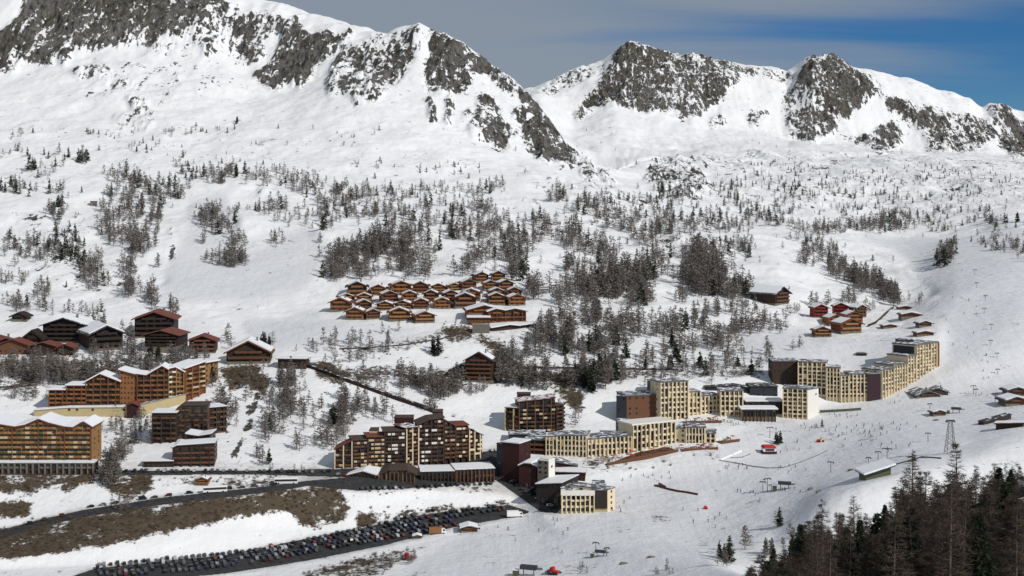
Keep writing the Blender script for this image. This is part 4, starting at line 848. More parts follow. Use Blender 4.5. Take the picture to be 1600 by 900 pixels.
# ================================================================ middle cream complex
G = 'cream apartment blocks in the middle row'; kw = dict(group=G, roof='roof_grey', over=.25, thick=.7)
block('dark brown cube shaped block with slate left wall', (979,659,856), (1031,655,862), 619, 17, 5, 5, 'plain', 'brown_wood', skip=.45, roof='roof_grey', over=.3, group=G, thick=.7)  # its left wall follows as a block with the shade painted dark
block('slate dark end block beside the dark brown cube block', (963,661,858), (979,659,856), 619, 17, 5, 2, 'plain', 'slate', skip=.8, over=.2, group=G)  # left face of the brown cube, its shade put into the slate colour
block('dark slate lift tower behind the tall middle tower', (1013,650,885), (1032,650,885), 596, 8, 8, 2, 'plain', 'slate', skip=.8, name='tower_volume', cat='tower', roof='roof_dark', over=.1, group='dark tower volumes')  # dark box for the middle tower's left side wall, shade painted in
block('tallest cream tower of the middle row', (1031,661,856), (1075,659,862), 598, 14, 8, 7, 'cream', skip=.04, **kw)
block('cream step right of the tall middle tower', (1075.5,654,866), (1094,650,868), 613, 13, 5, 3, 'cream', skip=.08, **kw)
block('lower cream step in the middle row behind the sun terrace', (1094.5,650,868), (1125,647,872), 619, 13, 4, 5, 'cream', skip=.1, **kw)
block('cream end block of the middle row with grey sloping roof', (1125.5,650,864), (1161,650,864), [(0,612),(1,611)], 14, 5, 5, 'cream', skip=.1, **kw)
block('dark roofed wing behind the middle row end block', (1102,645,892), (1180,645,892), [(0,605),(.6,603),(1,607)], 12, 5, 8, 'plain', 'slate', skip=.7, roof='roof_dark', over=.4, group=None)
# front row: long low blocks
G = 'long cream apartment blocks along the snow front'; kw = dict(group=G, roof='roof_grey', over=.25, thick=.6)
block('dark brown left part of the long cream block', (818,718,786), (853,719,783), 687, 16, 4, 4, 'balcony', 'dark_wood', 'dark_wood', bal=('brown_wood','rust_wood'), group=G, over=.3)
block('grey roofed dark link between the maroon tower and long cream block', (795,712,805), (852,712,805), 679, 14, 4, 6, 'plain', 'slate', skip=.6, over=.4, group=None, roof='roof_grey')
block('long cream block with the curved grey roof left half', (853,719,782), (917,722,778), [(0,683),(.5,680),(1,679)], 15, 5, 11, 'cream', skip=.06, **kw)
block('long cream block right half with grey roof', (917.5,722,778), (987,716,784), [(0,687),(1,684)], 15, 4, 11, 'cream', skip=.08, **kw)
block('white parapet cream block above the brown terrace', (987.5,712,786), (1054,699,800), 665, 14, 5, 10, 'cream', skip=.08, group=G, roof='white_render', over=.25, thick=.9)
block('small slate block behind the white parapet block', (965,700,815), (990,700,815), 661, 15, 4, 3, 'plain', 'slate', skip=.8, over=.2)  # left side of the white parapet block, its shade painted as slate
block('plain cream block with two small windows on the snow front', (1054.5,699,800), (1071,699,798), 669, 12, 4, 2, 'plain', 'cream', skip=.4, **kw)
block('low cream block with slim columns on the snow front', (1071.5,699,797), (1102,699,796), 668, 13, 3, 6, 'cream', skip=.0, group=G, roof='roof_grey', over=.5, thick=.7)
block('last low cream block at the right end of the snow front row', (1102.5,699,796), (1118,699,795), 677, 12, 3, 2, 'cream', skip=.0, **kw)
# gateway of the village
block('maroon windowless tower at the village gate', (785,738,757), (811,738,752), 692, 13, 6, 2, 'plain', 'maroon', skip=.95, snow=.5, over=.2, roof='roof_dark', name='maroon_tower', cat='tower')
block('dark slate annex left of the maroon tower', (776,736,760), (785,738,757), 693, 13, 5, 1, 'plain', 'slate', skip=.7, over=.1, roof='roof_dark', name='annex', cat='building')  # left side of the maroon tower, shade painted into a darker wall
block('dark block with rounded snowy roof below the maroon tower', (811,760,745), (838,762,742), [(0,728),(.3,724),(.7,724),(1,728)], 12, 5, 4, 'plain', 'maroon', skip=.6, snow=.6, roof='roof_dark')
block('white lit stair tower in the village gateway', (840,764,740), (857,765,737), 719, 8, 6, 2, 'plain', 'pale_stone', skip=.5, name='tower_volume', cat='tower', over=.1, roof='white_render')  # front of the white tower, greyed in colour for the shade on it
block('bright white side wall of the stair tower', (857.3,765,737), (867,763,741), 719, 6, 6, 1, 'plain', 'white_render', skip=.8, over=.05, name='tower_volume', cat='tower', roof='white_render')  # sunlit right face of the same tower, painted lighter than its front
block('grey roofed maroon shops behind the white stair tower', (867,742,762), (902,741,762), [(0,722),(1,728)], 14, 2, 6, 'plain', 'maroon', skip=.5, roof='roof_grey', name='shop_building', cat='shop')
block('long maroon shop row in front of the cream block', (867,755,750), (914,756,748), 738, 10, 2, 8, 'plain', 'maroon', skip=.4, roof='roof_dark', snow=.3, name='shop_building', cat='shop')
block('small maroon bar with snowy roof beside the snow front', (912,743,762), (928,743,762), 731, 8, 2, 3, 'plain', 'purple', skip=.4, roof='roof_dark', snow=.4, name='snack_bar', cat='bar')
block('low maroon kiosk right of the small maroon bar', (929,744,761), (946,744,760), 734, 7, 1, 3, 'plain', 'maroon', skip=.3, roof='roof_dark', name='snack_bar', cat='bar', snow=.3)
block('black shaded block left of the front cream block', (838,796,722), (877,799,716), [(0,757),(1,752)], 22, 4, 6, 'plain', 'black_wood', skip=.6, roof='roof_dark', snow=.35)  # dark mass added where shadow lies; the black wall paints that shadow
rt, W_, H_ = block('front cream block with white parapet beside the lower piste', (877.5,801,702), (929,801,702), 772, 24, 3, 7, 'cream', skip=.0, roof='roof_grey', over=.1, thick=.5, group=None)
MB().box(-.4, W_+.1, -1.05, -.2, H_-.6, H_+1.9).build('parapet', M['white_render'], rt)
rt, W_, H_ = block('brown panelled block with yellow foot at the piste edge', (929.3,801,702), (949,801,702), 767, 24, 3, 2, 'plain', 'yellow_render', skip=1, roof='roof_grey', over=.15, thick=.6, sidewin=False)
MB().box(.1, W_-.1, -.7, -.01, 2.2, H_+.2).build('facade_panel', M['black_wood'], rt)
block('pale right end of the front block with three windows', (949.3,801,702), (961,799,708), 766, 22, 4, 1, 'plain', 'cream', skip=.0, roof='roof_grey', over=.1)

# ================================================================ brown balcony apartments in the middle
G = 'brown balcony apartment blocks above the village street'; kw = dict(group=G, style='balcony', wall='black_wood', trim='dark_wood', over=.7, bal=('brown_wood','dark_wood','brown_wood','brown_wood','beige'), skip=.06)
def bb(lab, A, B, top, floors, bays, depth=13, **k):
    q = dict(kw); q.update(k); return block(lab, A, B, top, depth, floors, bays, **q)
bb('low left end block with sloping reddish roof', (523,728,752), (551,728,752), [(0,702),(1,688)], 5, 4, roof='roof_red', trim='cream')
bb('dark balcony block behind the white roofed market hall', (551.3,728,752), (574,727,754), 688, 7, 4, roof='roof_brown')
bb('balcony block topped by a beige lift house', (574.3,727,754), (600,726,756), 683, 7, 5, roof='roof_red', trim='dark_wood', bal=('brown_wood','beige','beige'))
bb('central dark balcony block with white railings', (600.3,726,756), (633,724,758), 674, 9, 6, roof='roof_brown', bal=('brown_wood','dark_wood','white_render','dark_wood'))
bb('balcony block with snowy reddish canopy roof and cream pier', (633.3,724,758), (653,722,762), 669, 9, 4, roof='roof_red_snowy', trim='cream')
bb('large balcony block under the highest brown roof', (653.3,721,763), (693,718,766), [(0,663),(.45,656),(1,654)], 10, 8, roof='roof_brown', bal=('dark_wood','brown_wood','white_render','dark_wood'))
bb('dark balcony block with roof sloping down to the right', (693.3,716,768), (711,714,770), [(0,656),(1,666)], 9, 4, roof='roof_brown', trim='dark_wood')
bb('balcony block with red parapet roof near the right end', (711.3,714,770), (731,712,772), 665, 8, 4, roof='roof_red', bal=('brown_wood','cream','dark_wood'))
bb('right end balcony block with jagged stepped roof', (731.3,711,773), (753,706,778), [(0,670),(.3,672),(.5,676),(1,682)], 6, 5, roof='roof_brown', trim='cream', bal=('brown_wood','cream'))
for u0, u1, vt, vb, y, wm, s in ((616,645,653,690,775,'maroon','reddish roof house on the left part of the brown blocks'),(676,691,644,690,782,'black_wood','dark lift house on the highest brown block'),(577,590,673,700,765,'beige','beige lift house on the left brown blocks')):
    block(s, (u0,vb,y), (u1,vb,y), vt, 9, 3, 3, 'plain', wm, skip=.6, roof='roof_brown', name='lift_house', cat='roof house', over=.15)
# the dark block above it to the right
G = 'dark brown block above the long cream block'
block('pink snow roofed wing of the dark block left of it', (790,679,835), (810,680,832), 637, 14, 6, 3, 'balcony', 'dark_wood', 'yellow_render', roof='roof_red_snowy', snow=.3, group=G, bal=('brown_wood','dark_wood'))
block('large dark brown balcony block with red roof edge', (810.3,680,832), (867,678,835), [(0,628),(1,623)], 15, 9, 9, 'balcony', 'black_wood', 'brown_wood', roof='roof_red_snowy', group=G, bal=('dark_wood','brown_wood','dark_wood','beige'))
block('right wing of the large dark balcony block', (867.3,676,836), (881,674,840), 634, 12, 7, 3, 'balcony', 'black_wood', 'dark_wood', roof='roof_brown', group=G, bal=('dark_wood','brown_wood'))
block('small dark lift house on the red roofed block', (808,650,848), (829,650,848), 616, 7, 3, 3, 'plain', 'maroon', roof='roof_brown', name='lift_house', cat='roof house', skip=.7, over=.2)
# market hall, car park decks along the street
block('low hall under a white snow roof with yellow arcades', (546,758,742), (590,758,740), [(0,742),(.5,736),(1,742)], 14, 1, 7, 'cream', 'yellow_render', 'dark_wood', roof='roof_brown', snow=.6, over=1.2, name='market_hall', cat='hall', skip=0)
block('low hall under a brown roof right of the white roofed hall', (590.5,758,740), (648,757,741), [(0,742),(.3,734),(.8,734),(1,740)], 14, 1, 9, 'cream', 'yellow_render', 'brown_wood', roof='roof_brown', over=1.4, name='market_hall', cat='hall', skip=0)
block('dark open parking deck along the village street', (658,754,746), (712,753,748), 738, 16, 2, 9, 'cream', 'dark_steel', 'dark_wood', roof='roof_dark', snow=.3, name='parking_deck', cat='car park', skip=0)
block('brown parking deck right part under a snowy terrace', (712.5,753,748), (772,750,752), 735, 16, 2, 10, 'cream', 'dark_wood', 'brown_wood', roof='roof_dark', snow=.35, name='parking_deck', cat='car park', skip=0)

# ================================================================ left apartments
G = 'yellow balcony apartments at the far left'
block('long yellow wooden apartment building with scalloped snow roof', (-62,722,742), (143,721,742), [(0,662),(.10,655),(.28,662),(.30,663),(.42,667),(.50,664),(.60,655),(.68,661),(.80,667),(.865,668),(.92,661),(.945,659),(1,666)], 18, 9, 30, 'balcony', 'yellow_wood', 'brown_wood', roof='roof_red', snow=.6, over=1.0, bal=('yellow_wood','orange_wood','beige','yellow_wood','green_wood'), skip=.05, thick=.5)
block('grey stone parking base under the long yellow building', (-62,736,736), (147,735,736), 724, 8, 2, 22, 'cream', 'dark_wood', 'pale_stone', roof='concrete', snow=.3, over=.3, skip=.1, name='parking_deck', cat='car park')
G = 'orange wooden apartment blocks on the upper terrace'; kw = dict(group=G, style='balcony', over=.8, snow=.7, roof='roof_red', bal=('brown_wood','orange_wood'), skip=.03, glass='warm_glass', depth=13)
def ob(lab, A, B, top, floors, bays, **k):
    q = dict(kw); q.update(k); d = q.pop('depth'); return block(lab, A, B, top, d, floors, bays, **q)
ob('lowest left step of the orange apartments under flat snow', (77,637,845), (104,637,845), 610, 4, 5, wall='brown_wood', trim='rust_wood')
ob('second left step of the orange apartments', (104.5,637,845), (134,636,845), 603, 5, 5, wall='brown_wood', trim='rust_wood')
ob('gabled orange block with timber work under its left gable', (134.5,635,845), (187,634,846), [(0,597),(.42,585),(1,597)], 6, 9, wall='dark_wood', trim='brown_wood')
ob('flat faced bright orange block between the two gables', (187.5,634,846), (214,634,846), [(0,579),(1,586)], 7, 5, style='plain', wall='orange_wood', trim='orange_wood', skip=.1)
ob('largest gabled orange block with rows of brown balconies', (214.5,634,846), (262,633,848), [(0,585),(.3,587),(.82,573),(1,578)], 8, 9, wall='dark_wood', trim='brown_wood')
ob('yellow gabled block with white railings', (262.5,629,850), (287,625,854), [(0,577),(.45,575),(1,583)], 7, 4, wall='yellow_wood', trim='yellow_wood', bal=('yellow_wood','white_render'), skip=.3)
ob('orange block with white edged balconies stepping up the slope', (287.5,624,854), (319,606,870), [(0,577),(1,571)], 7, 6, wall='rust_wood', trim='orange_wood', bal=('brown_wood','orange_wood','beige'))
ob('small yellow end block at the top of the orange apartments', (319.5,600,880), (341,590,892), 568, 4, 3, style='plain', wall='yellow_wood', trim='yellow_wood', snow=.9)
block('long yellow rendered retaining podium under the orange apartments', (53,652,838), (200,650,838), [(0,642),(.35,638),(1,637)], 7, 2, 12, 'plain', 'yellow_render', roof='concrete', snow=.4, over=.2, name='podium', cat='podium', skip=.7, sidewin=False)
block('right yellow podium climbing the snow bank', (217,646,838), (290,628,852), [(0,634),(1,622)], 5, 2, 6, 'plain', 'yellow_render', roof='concrete', over=.1, name='podium', cat='podium', skip=.95, sidewin=False)
block('small maroon entrance house between the two podiums', (198,650,836), (217,650,836), [(0,633),(.5,630),(1,634)], 9, 2, 2, 'plain', 'maroon', roof='roof_red', over=.6, name='entrance_house', cat='house', skip=.2)
G = 'dark brown stepped apartments by the ravine'; kw = dict(group=G, style='balcony', wall='dark_wood', trim='dark_wood', over=.5, roof='roof_brown', bal=('brown_wood','dark_wood','brown_wood'), skip=.04, snow=.5, depth=13)
ob2 = lambda lab, A, B, top, floors, bays, **k: (lambda q: block(lab, A, B, top, q.pop('depth'), floors, bays, **q))({**kw, **k})
ob2('left wing of the dark brown stepped apartments', (238,686,785), (275,687,785), 646, 5, 5)
ob2('tall central block of the dark brown stepped apartments', (275.3,698,790), (325,698,792), [(0,641),(.2,634),(1,634)], 8, 7, snow=.0, wall='brown_wood', skip=.35)
ob2('right wing of the dark brown stepped apartments', (325.3,694,800), (354,688,806), 638, 7, 5, snow=.2)
ob2('small snow roofed step in front of the dark central block', (291,704,768), (329,704,768), [(0,679),(.5,682),(1,679)], 3, 6)
ob2('lowest broad block of the dark stepped apartments', (270,732,748), (335,731,750), [(0,700),(.1,697),(1,694)], 5, 9)
ob2('low brown garage wing left of the lowest stepped block', (224,733,746), (270,733,747), 722, 1, 6, style='plain', snow=.5)
# ---------------------------------------------------------------- chalets (gable end towards the valley)
ORD = ['first','second','third','fourth','fifth','sixth','seventh','eighth','ninth','tenth','eleventh','twelfth']
def chalet_parts(key, wall, roof, rail, snow=.5, pitch=.40, storeys=2, lower=None, Wd=12., dep=12., bare=0., chim=True, side=0):
    """unit chalet: wall width Wd; returns (name, mesh, parent index, location, kind) rows"""
    def f():
        h1 = 2.7*storeys; hw = Wd/2; ov = 1.5; pk = h1+hw*pitch; rows = []
        lo = MB().box(-hw, hw, 0, dep, -4, 1.2); rows.append(('plinth', lo.mesh('plinth', M[lower or 'pale_stone']), None, (0,0,0)))
        w_ = MB().prism([(-hw, 1.203), (hw, 1.203), (hw, h1), (0, pk), (-hw, h1)], .02, dep-.02); rows.append(('wall', w_.mesh('wall', M[wall]), None, (0,0,0)))
        r = MB(); ln = [(-hw-ov, h1-ov*pitch), (0, pk), (hw+ov, h1-ov*pitch)]; strip(r, ln, -1.9, dep+1, .004, .6)
        rows.append(('roof', r.mesh('roof', M[roof]), None, (0,0,0))); ri = len(rows)-1
        if snow:
            s = MB(); c = ov-(1.0 if snow > .2 else 1.8)
            if bare: # snow only remains on one side
                strip(s, [(-hw-c, h1-c*pitch), (-.3, pk-.3*pitch)], -.9 if snow > .2 else .6, dep+.8, .603, .6+snow)
            else: strip(s, [(-hw-c, h1-c*pitch), (0, pk), (hw+c, h1-c*pitch)], -.9 if snow > .2 else .6, dep+.8, .603, .6+snow)
            rows.append(('roof_snow', s.mesh('roof_snow', M['snow']), ri, (0,0,0)))
        if chim:
            c = MB().box(hw*.3, hw*.3+.9, dep*.55, dep*.55+.9, h1, pk+1.5); rows.append(('chimney', c.mesh('chimney', M['pale_stone']), ri, (0,0,0)))
        for j in range(1, storeys+1):
            z = 2.7*j-(.1 if j < storeys else .25)
            ww = Wd*.92 if j < storeys else Wd*.62
            if j == storeys and pitch < .3: continue
            rows.append(('balcony', balcony_mesh(ww, rail, .95, 1.2), None, (0, .02, z)))
        n = max(2, int(Wd/3.6))
        for j in range(storeys):
            for i in range(n):
                x = (-.5+(i+.5)/n)*Wd*.92
                if j == 0 and i == n//2:
                    d = MB().box(-.55, .55, -.05, .05, 0, 2.1); rows.append(('door', cached(('door',), lambda: d.mesh('door', M['brown_wood'])), None, (x, -.01, .3)))
                else: rows.append(('window', window_mesh(1.3, 1.4, 'glass'), None, (x, -.01, 2.7*j+(.9 if j else 1.25))))
        rows.append(('window', window_mesh(1.6, 1.5, 'glass'), None, (0, -.01, h1+.15)))
        return rows
    return cached(('chalet', key), f)
def chalet(label, u, v, wpx, kind, rz=0., y=None, group=None, cat='chalet', name='chalet', sy=1., sz=1.):
    rows, Wd = kind; p = hit(u, v) if y is None else at(u, v, y)
    root = empty(name, p, rz); s = wpx*p.y/FPX/(Wd+3.0); root.scale = (s, s*sy, s*sz); tag(root, label, cat, group); obs = []
    for nm, me, pi, loc in rows:
        o = obj(nm, me, root if pi is None else obs[pi]); o.location = loc; obs.append(o)
    return root
K = {
 'a': (chalet_parts('a', 'orange_wood', 'rust_wood', 'orange_wood', .10, .40), 12.), 'b': (chalet_parts('b', 'brown_wood', 'brown_wood', 'rust_wood', .09, .42), 12.),
 'c': (chalet_parts('c', 'rust_wood', 'rust_wood', 'yellow_wood', .10, .38, Wd=14.), 14.), 'd': (chalet_parts('d', 'brown_wood', 'dark_wood', 'orange_wood', .09, .44, Wd=11.), 11.),
 'bigs': (chalet_parts('bigs', 'dark_wood', 'roof_brown', 'brown_wood', .2, .5, 5, Wd=20., dep=13), 20.),
 'big': (chalet_parts('big', 'black_wood', 'roof_dark', 'dark_wood', .3, .42, 4, Wd=20., dep=16), 20.), 'bigr': (chalet_parts('bigr', 'black_wood', 'roof_red', 'dark_wood', 0, .42, 4, Wd=18., dep=16), 18.),
 'dk': (chalet_parts('dk', 'dark_wood', 'roof_dark', 'black_wood', .6, .45, 3, Wd=16., dep=16), 16.), 'shed': (chalet_parts('shed', 'black_wood', 'black_wood', 'black_wood', .0, .35, 1, Wd=9., dep=8, chim=False), 9.),
 'wide': (chalet_parts('wide', 'dark_wood', 'rust_wood', 'brown_wood', .8, .42, 2, Wd=24., dep=14), 24.), 'red': (chalet_parts('red', 'red_wood', 'red_wood', 'red_wood', .4, .42, 3, Wd=12.), 12.),
 'green': (chalet_parts('green', 'green_wood', 'brown_wood', 'brown_wood', .6, .45, 3, Wd=11., chim=False), 11.), 'lodge': (chalet_parts('lodge', 'rust_wood', 'brown_wood', 'orange_wood', .6, .36, 3, Wd=22., dep=16), 22.),
 'grey': (chalet_parts('grey', 'pale_stone', 'roof_grey', 'brown_wood', .0, .5, 1, Wd=14., dep=16), 14.), 'redroof': (chalet_parts('redroof', 'dark_wood', 'roof_red', 'brown_wood', 0, .38, 3, Wd=16., dep=14), 16.),
 'lone': (chalet_parts('lone', 'dark_wood', 'roof_dark', 'brown_wood', .5, .6, 3, Wd=15., dep=20, chim=False), 15.), 'hut': (chalet_parts('hut', 'brown_wood', 'roof_dark', 'brown_wood', .6, .3, 1, Wd=10., dep=8, chim=False), 10.),
 'pir': (chalet_parts('pir', 'rust_wood', 'brown_wood', 'brown_wood', .9, .2, 1, Wd=16., dep=10, chim=False), 16.),
}
Gc = 'small wooden chalets in rows on the snow shelf'
rowsC = [
 ('topmost pair', [(753,441,24),(779,440,24)]),
 ('back row', [(558,463,34),(591,462,26),(627,459,34),(657,458,27),(685,457,25),(710,455,24),(733,453,26),(767,454,24),(791,454,26)]),
 ('second row', [(542,474,27),(569,473,26),(609,472,29),(640,472,27),(673,471,26),(705,471,27),(736,470,32),(777,467,28),(804,465,25)]),
 ('third row', [(531,487,34),(569,486,27),(601,485,27),(629,484,27),(658,483,27),(691,483,28),(727,482,38),(776,477,30),(808,478,30)]),
 ('front row', [(554,500,31),(583,499,25),(624,502,36),(664,505,34)])]
kk = ['a','c','b','d','a','b','c','a','d']
for rn, L_ in rowsC:
    for i, (u, v, wp) in enumerate(L_):
        nth = {0: 'leftmost', len(L_)-1: 'rightmost'}.get(i, f'{ORD[i]} from the left')
        chalet(f'snow roofed wooden chalet, {nth} in the {rn} of the chalet cluster', u, v, wp*1.12, K[kk[(i*5+len(rn)) % 9]], rng.uniform(-.12, .28), group=Gc, sz=rng.uniform(.95, 1.1))
chalet('large wooden lodge with wide gable at the lower right of the small chalets', 757, 500, 62, K['lodge'], .12, name='lodge', cat='lodge', sz=.75)
block('long two storey wing of the wooden lodge', (763,504), (822,502), [(0,487),(.2,483),(.45,486),(.7,483),(1,487)], 14, 3, 9, 'balcony', 'rust_wood', 'brown_wood', roof='brown_wood', snow=.6, over=1.2, bal=('orange_wood','rust_wood'), name='lodge', cat='lodge')
block('low flat snow roofed annex of the wooden lodge', (731,508), (765,509), 497, 14, 2, 6, 'plain', 'brown_wood', roof='brown_wood', snow=.7, over=.8, name='annex', cat='annex', skip=.3)
block('low snow covered terrace building below the wooden lodge', (768,518), (838,512), [(0,513),(.4,509),(.6,511),(1,508)], 8, 1, 7, 'plain', 'dark_wood', roof='roof_dark', snow=.8, over=1.0, name='terrace_building', cat='building', skip=.3)
block('brown stone basement wall below the wooden lodge', (738,521), (765,521), 507, 4, 2, 3, 'plain', 'pale_stone', roof='concrete', over=0, name='retaining_wall', cat='wall', skip=.9, sidewin=False)
chalet('dark red brown chalet block half hidden by trees below the lodge', 748, 597, 50, K['bigs'], -.2, y=902, cat='chalet', sz=1.15)
chalet('left wing of the dark red brown chalet block behind bare trees', 722, 597, 44, K['dk'], -.2, y=908, sz=1.0)
# dark chalets on the left
Gd = 'dark chalets above the orange apartments'
chalet('small black shed alone at the far left snow edge', 30, 503, 30, K['shed'], 0, name='shed', cat='shed', sz=1.3)
chalet('wide dark chalet with white windows and cream porch, left of the snow roofed one', 100, 536, 76, K['big'], 0, group=Gd, sz=.78)
chalet('dark chalet with one big snow covered roof slope', 166, 548, 62, K['dk'], .55, group=Gd, sy=1.3, sz=1.0)
chalet('tallest dark chalet with a red brown roof', 241, 529, 70, K['bigr'], .1, group=Gd, sz=.85)
chalet('lower dark house in front of the tallest dark chalet', 252, 543, 62, K['bigr'], -.1, y=955, group=Gd, sz=.62)
chalet('right hand dark chalet with snow on its lower terrace', 316, 553, 48, K['redroof'], .1, group=Gd, sz=1.0)
chalet('wide low restaurant chalet under a thick snow roof', 388, 569, 76, K['wide'], .08, cat='chalet', sz=1.2)
block('low dark lift station beside the restaurant chalet', (434,576), (478,577), 561, 9, 1, 6, 'plain', 'dark_wood', roof='roof_dark', snow=.4, over=1, name='lift_station', cat='lift station', skip=.1)
Gr = 'red roofed houses at the left edge'
chalet('red roofed brown house at the very left edge', 8, 560, 60, K['redroof'], .5, group=Gr, y=955, sz=.9)
chalet('dark round topped house behind the red roofs', 51, 545, 34, K['shed'], 0, group=Gr, y=965, sz=2.2)
block('long house under a red brown roof left of the trees', (-10,566,950), (50,566,950), [(0,541),(.5,530),(1,541)], 12, 3, 8, 'plain', 'brown_wood', roof='roof_red', over=1.2, name='house', cat='house', group=Gr, skip=.4)
block('low house with red roof and a white awning', (48,566,945), (88,566,945), [(0,540),(.5,535),(1,541)], 12, 3, 5, 'plain', 'dark_wood', roof='roof_red', over=1.2, name='house', cat='house', group=Gr, skip=.4)
block('small house with dark red roof right of the white awning', (89,566,944), (114,566,944), [(0,544),(.5,538),(1,543)], 12, 3, 3, 'plain', 'dark_wood', roof='roof_red', over=1.2, name='house', cat='house', group=Gr, skip=.4)
block('cream timber porch on the wide dark chalet', (71,541,1000), (92,541,1000), 522, 4, 2, 3, 'cream', 'yellow_render', 'dark_wood', roof='roof_red', over=.4, name='porch', cat='porch', skip=0)
# right: lone dark chalet and the hamlet
chalet('lone dark chalet with steep snowy roof among bare larches', 1222, 476, 43, K['lone'], .75, cat='chalet', sz=.9)
Gh = 'hamlet of red and brown chalets at the foot of the right wood'
for lab, u, v, wp, k, rz in [
 ('red chalet at the upper left of the hamlet', 1283, 497, 28, 'red', .1), ('brightest red chalet behind the others in the hamlet', 1314, 494, 27, 'red', -.1), ('tall green brown chalet with white snow roof slope', 1346, 496, 24, 'green', .4),
 ('red brown chalet right of the centre of the hamlet', 1335, 506, 34, 'a', .1), ('red brown chalet at the centre of the hamlet', 1307, 510, 32, 'a', .2), ('lower snow roofed chalet at the front of the hamlet', 1330, 521, 44, 'c', .3),
 ('yellow brown chalet alone at the hamlet lower left', 1286, 527, 32, 'c', 0), ('small red brown chalet half buried in snow on the right bank', 1391, 513, 26, 'pir', .1), ('upper small snow roofed chalet by the piste', 1414, 484, 24, 'pir', 0),
 ('long low snow roofed chalet by the piste', 1424, 497, 36, 'pir', .0), ('brown chalet on the right near the top of the tall cream block', 1446, 511, 26, 'hut', .1), ('lowest brown chalet directly above the tall cream block', 1446, 525, 32, 'pir', .1)]:
    chalet(lab, u, v, wp, K[k], rz, group=Gh, sz=1.05 if k != 'pir' else 1.0)
# far right piste buildings
Gp = 'piste side buildings on the right'
chalet('grey stone restaurant with sloping grey roof beside the piste', 1466, 617, 36, K['grey'], -.2, group=Gp, sy=.9, sz=.8)
chalet('low grey roofed wing of the piste restaurant', 1450, 621, 44, K['grey'], .1, group=Gp, sz=.62)
chalet('upper dark chalet cut by the right picture edge', 1590, 619, 40, K['hut'], 0, group=Gp, sz=1.0)
chalet('lower dark chalet with snowy roof at the right picture edge', 1588, 634, 44, K['hut'], .1, group=Gp, sz=.9)
chalet('small lift hut with a dark rounded roof on the piste', 1468, 650, 26, K['hut'], .1, group=Gp, name='lift_hut', cat='hut')
chalet('tiny yellow brown hut below the dark stepped apartments', 315, 759, 24, K['a'], 0, name='hut', cat='hut')
block('long low brown barn roof beside the right piste edge', (1556,672), (1598,667), [(0,662),(1,658)], 6, 1, 6, 'plain', 'dark_wood', roof='roof_dark', snow=.2, over=1, name='barn', cat='barn', skip=.3)
block('narrow dark snow shed behind the long low barn', (1537,664), (1580,655), [(0,660),(1,652)], 4, 1, 6, 'plain', 'dark_wood', roof='roof_dark', over=.4, name='snow_shed', cat='shed', skip=.3)
block('small flat snow roofed shelter above the near forest', (1353,751), (1392,742), [(0,741),(1,729)], 9, 1, 4, 'plain', 'green_wood', roof='roof_dark', snow=.8, over=1.5, name='shelter', cat='shelter', skip=.4)
block('small snowed under platform above the hamlet meadow', (1338,556), (1354,556), 552, 5, 1, 3, 'plain', 'dark_steel', roof='roof_grey', over=.3, name='snow_platform', cat='platform', skip=.3)
block('small grey shed on the upper left snow slope', (141,322), (152,322), 315, 8, 1, 1, 'plain', 'pale_stone', roof='roof_dark', over=.5, name='shed', cat='shed', skip=0)
# ---------------------------------------------------------------- walkway, pylons, poles
def covered_walkway():
    pts = [hit(u, v, 500) for u, v in ((482,574),(530,592),(580,610),(630,628),(668,641),(690,650))]
    root = empty('covered_walkway', pts[0]); tag(root, 'long straight covered walkway running down the slope behind the brown apartments', 'walkway')
    w_, r_ = MB(), MB(); q = [p-pts[0] for p in pts]
    for a, b in zip(q[:-1], q[1:]):
        d = Vector((b-a).xy).normalized(); n = Vector((-d.y, d.x, 0))*1.1
        za, zb = Vector((0,0,.6)), Vector((0,0,1.9)); zt = Vector((0,0,2.25)); n2 = n*1.25
        w_.hexa([a-n-Vector((0,0,2)), b-n-Vector((0,0,2)), b+n-Vector((0,0,2)), a+n-Vector((0,0,2))], [a-n+zb, b-n+zb, b+n+zb, a+n+zb])
        r_.hexa([a-n2+zb*1.002, b-n2+zb*1.002, b+n2+zb*1.002, a+n2+zb*1.002], [a-n2+zt, b-n2+zt, b+n2+zt, a+n2+zt])
    w_.build('wall', M['dark_wood'], root); r_.build('roof', M['roof_dark'], root)
covered_walkway()
def lattice_pylon(label, u, v, hpx):
    p = hit(u, v); h = hpx*p.y/FPX; root = empty('lattice_pylon', p); tag(root, label, 'pylon')
    m = MB(); b = h*.16; t = h*.05
    for sx, sy in ((-1,-1),(1,-1),(1,1),(-1,1)): m.tube((sx*b, sy*b, -2), (sx*t, sy*t, h), .16, .12, 4)
    for k in range(6):
        z0, z1 = h*k/6, h*(k+1)/6; w0 = b+(t-b)*k/6; w1 = b+(t-b)*(k+1)/6
        for (ax, ay), (bx, by) in (((-1,-1),(1,-1)),((1,-1),(1,1)),((1,1),(-1,1)),((-1,1),(-1,-1))):
            m.tube((ax*w0, ay*w0, z0), (bx*w1, by*w1, z1), .07, n=4); m.tube((bx*w0, by*w0, z0), (ax*w1, ay*w1, z1), .07, n=4); m.tube((ax*w1, ay*w1, z1), (bx*w1, by*w1, z1), .07, n=4)
    m.build('tower', M['steel'], root)
    MB().box(-h*.13, h*.13, -.35, .35, h, h+.6).build('crossarm', M['dark_steel'], root)
    for s in (-1, 1): MB().box(s*h*.12-.2, s*h*.12+.2, -1.4, 1.4, h-.5, h-.1).build('roller_battery', M['dark_steel'], root)
    return p, h
lattice_pylon('tall steel lattice cable pylon standing just above the near forest', 1485, 708, 50)
pole_me = {}
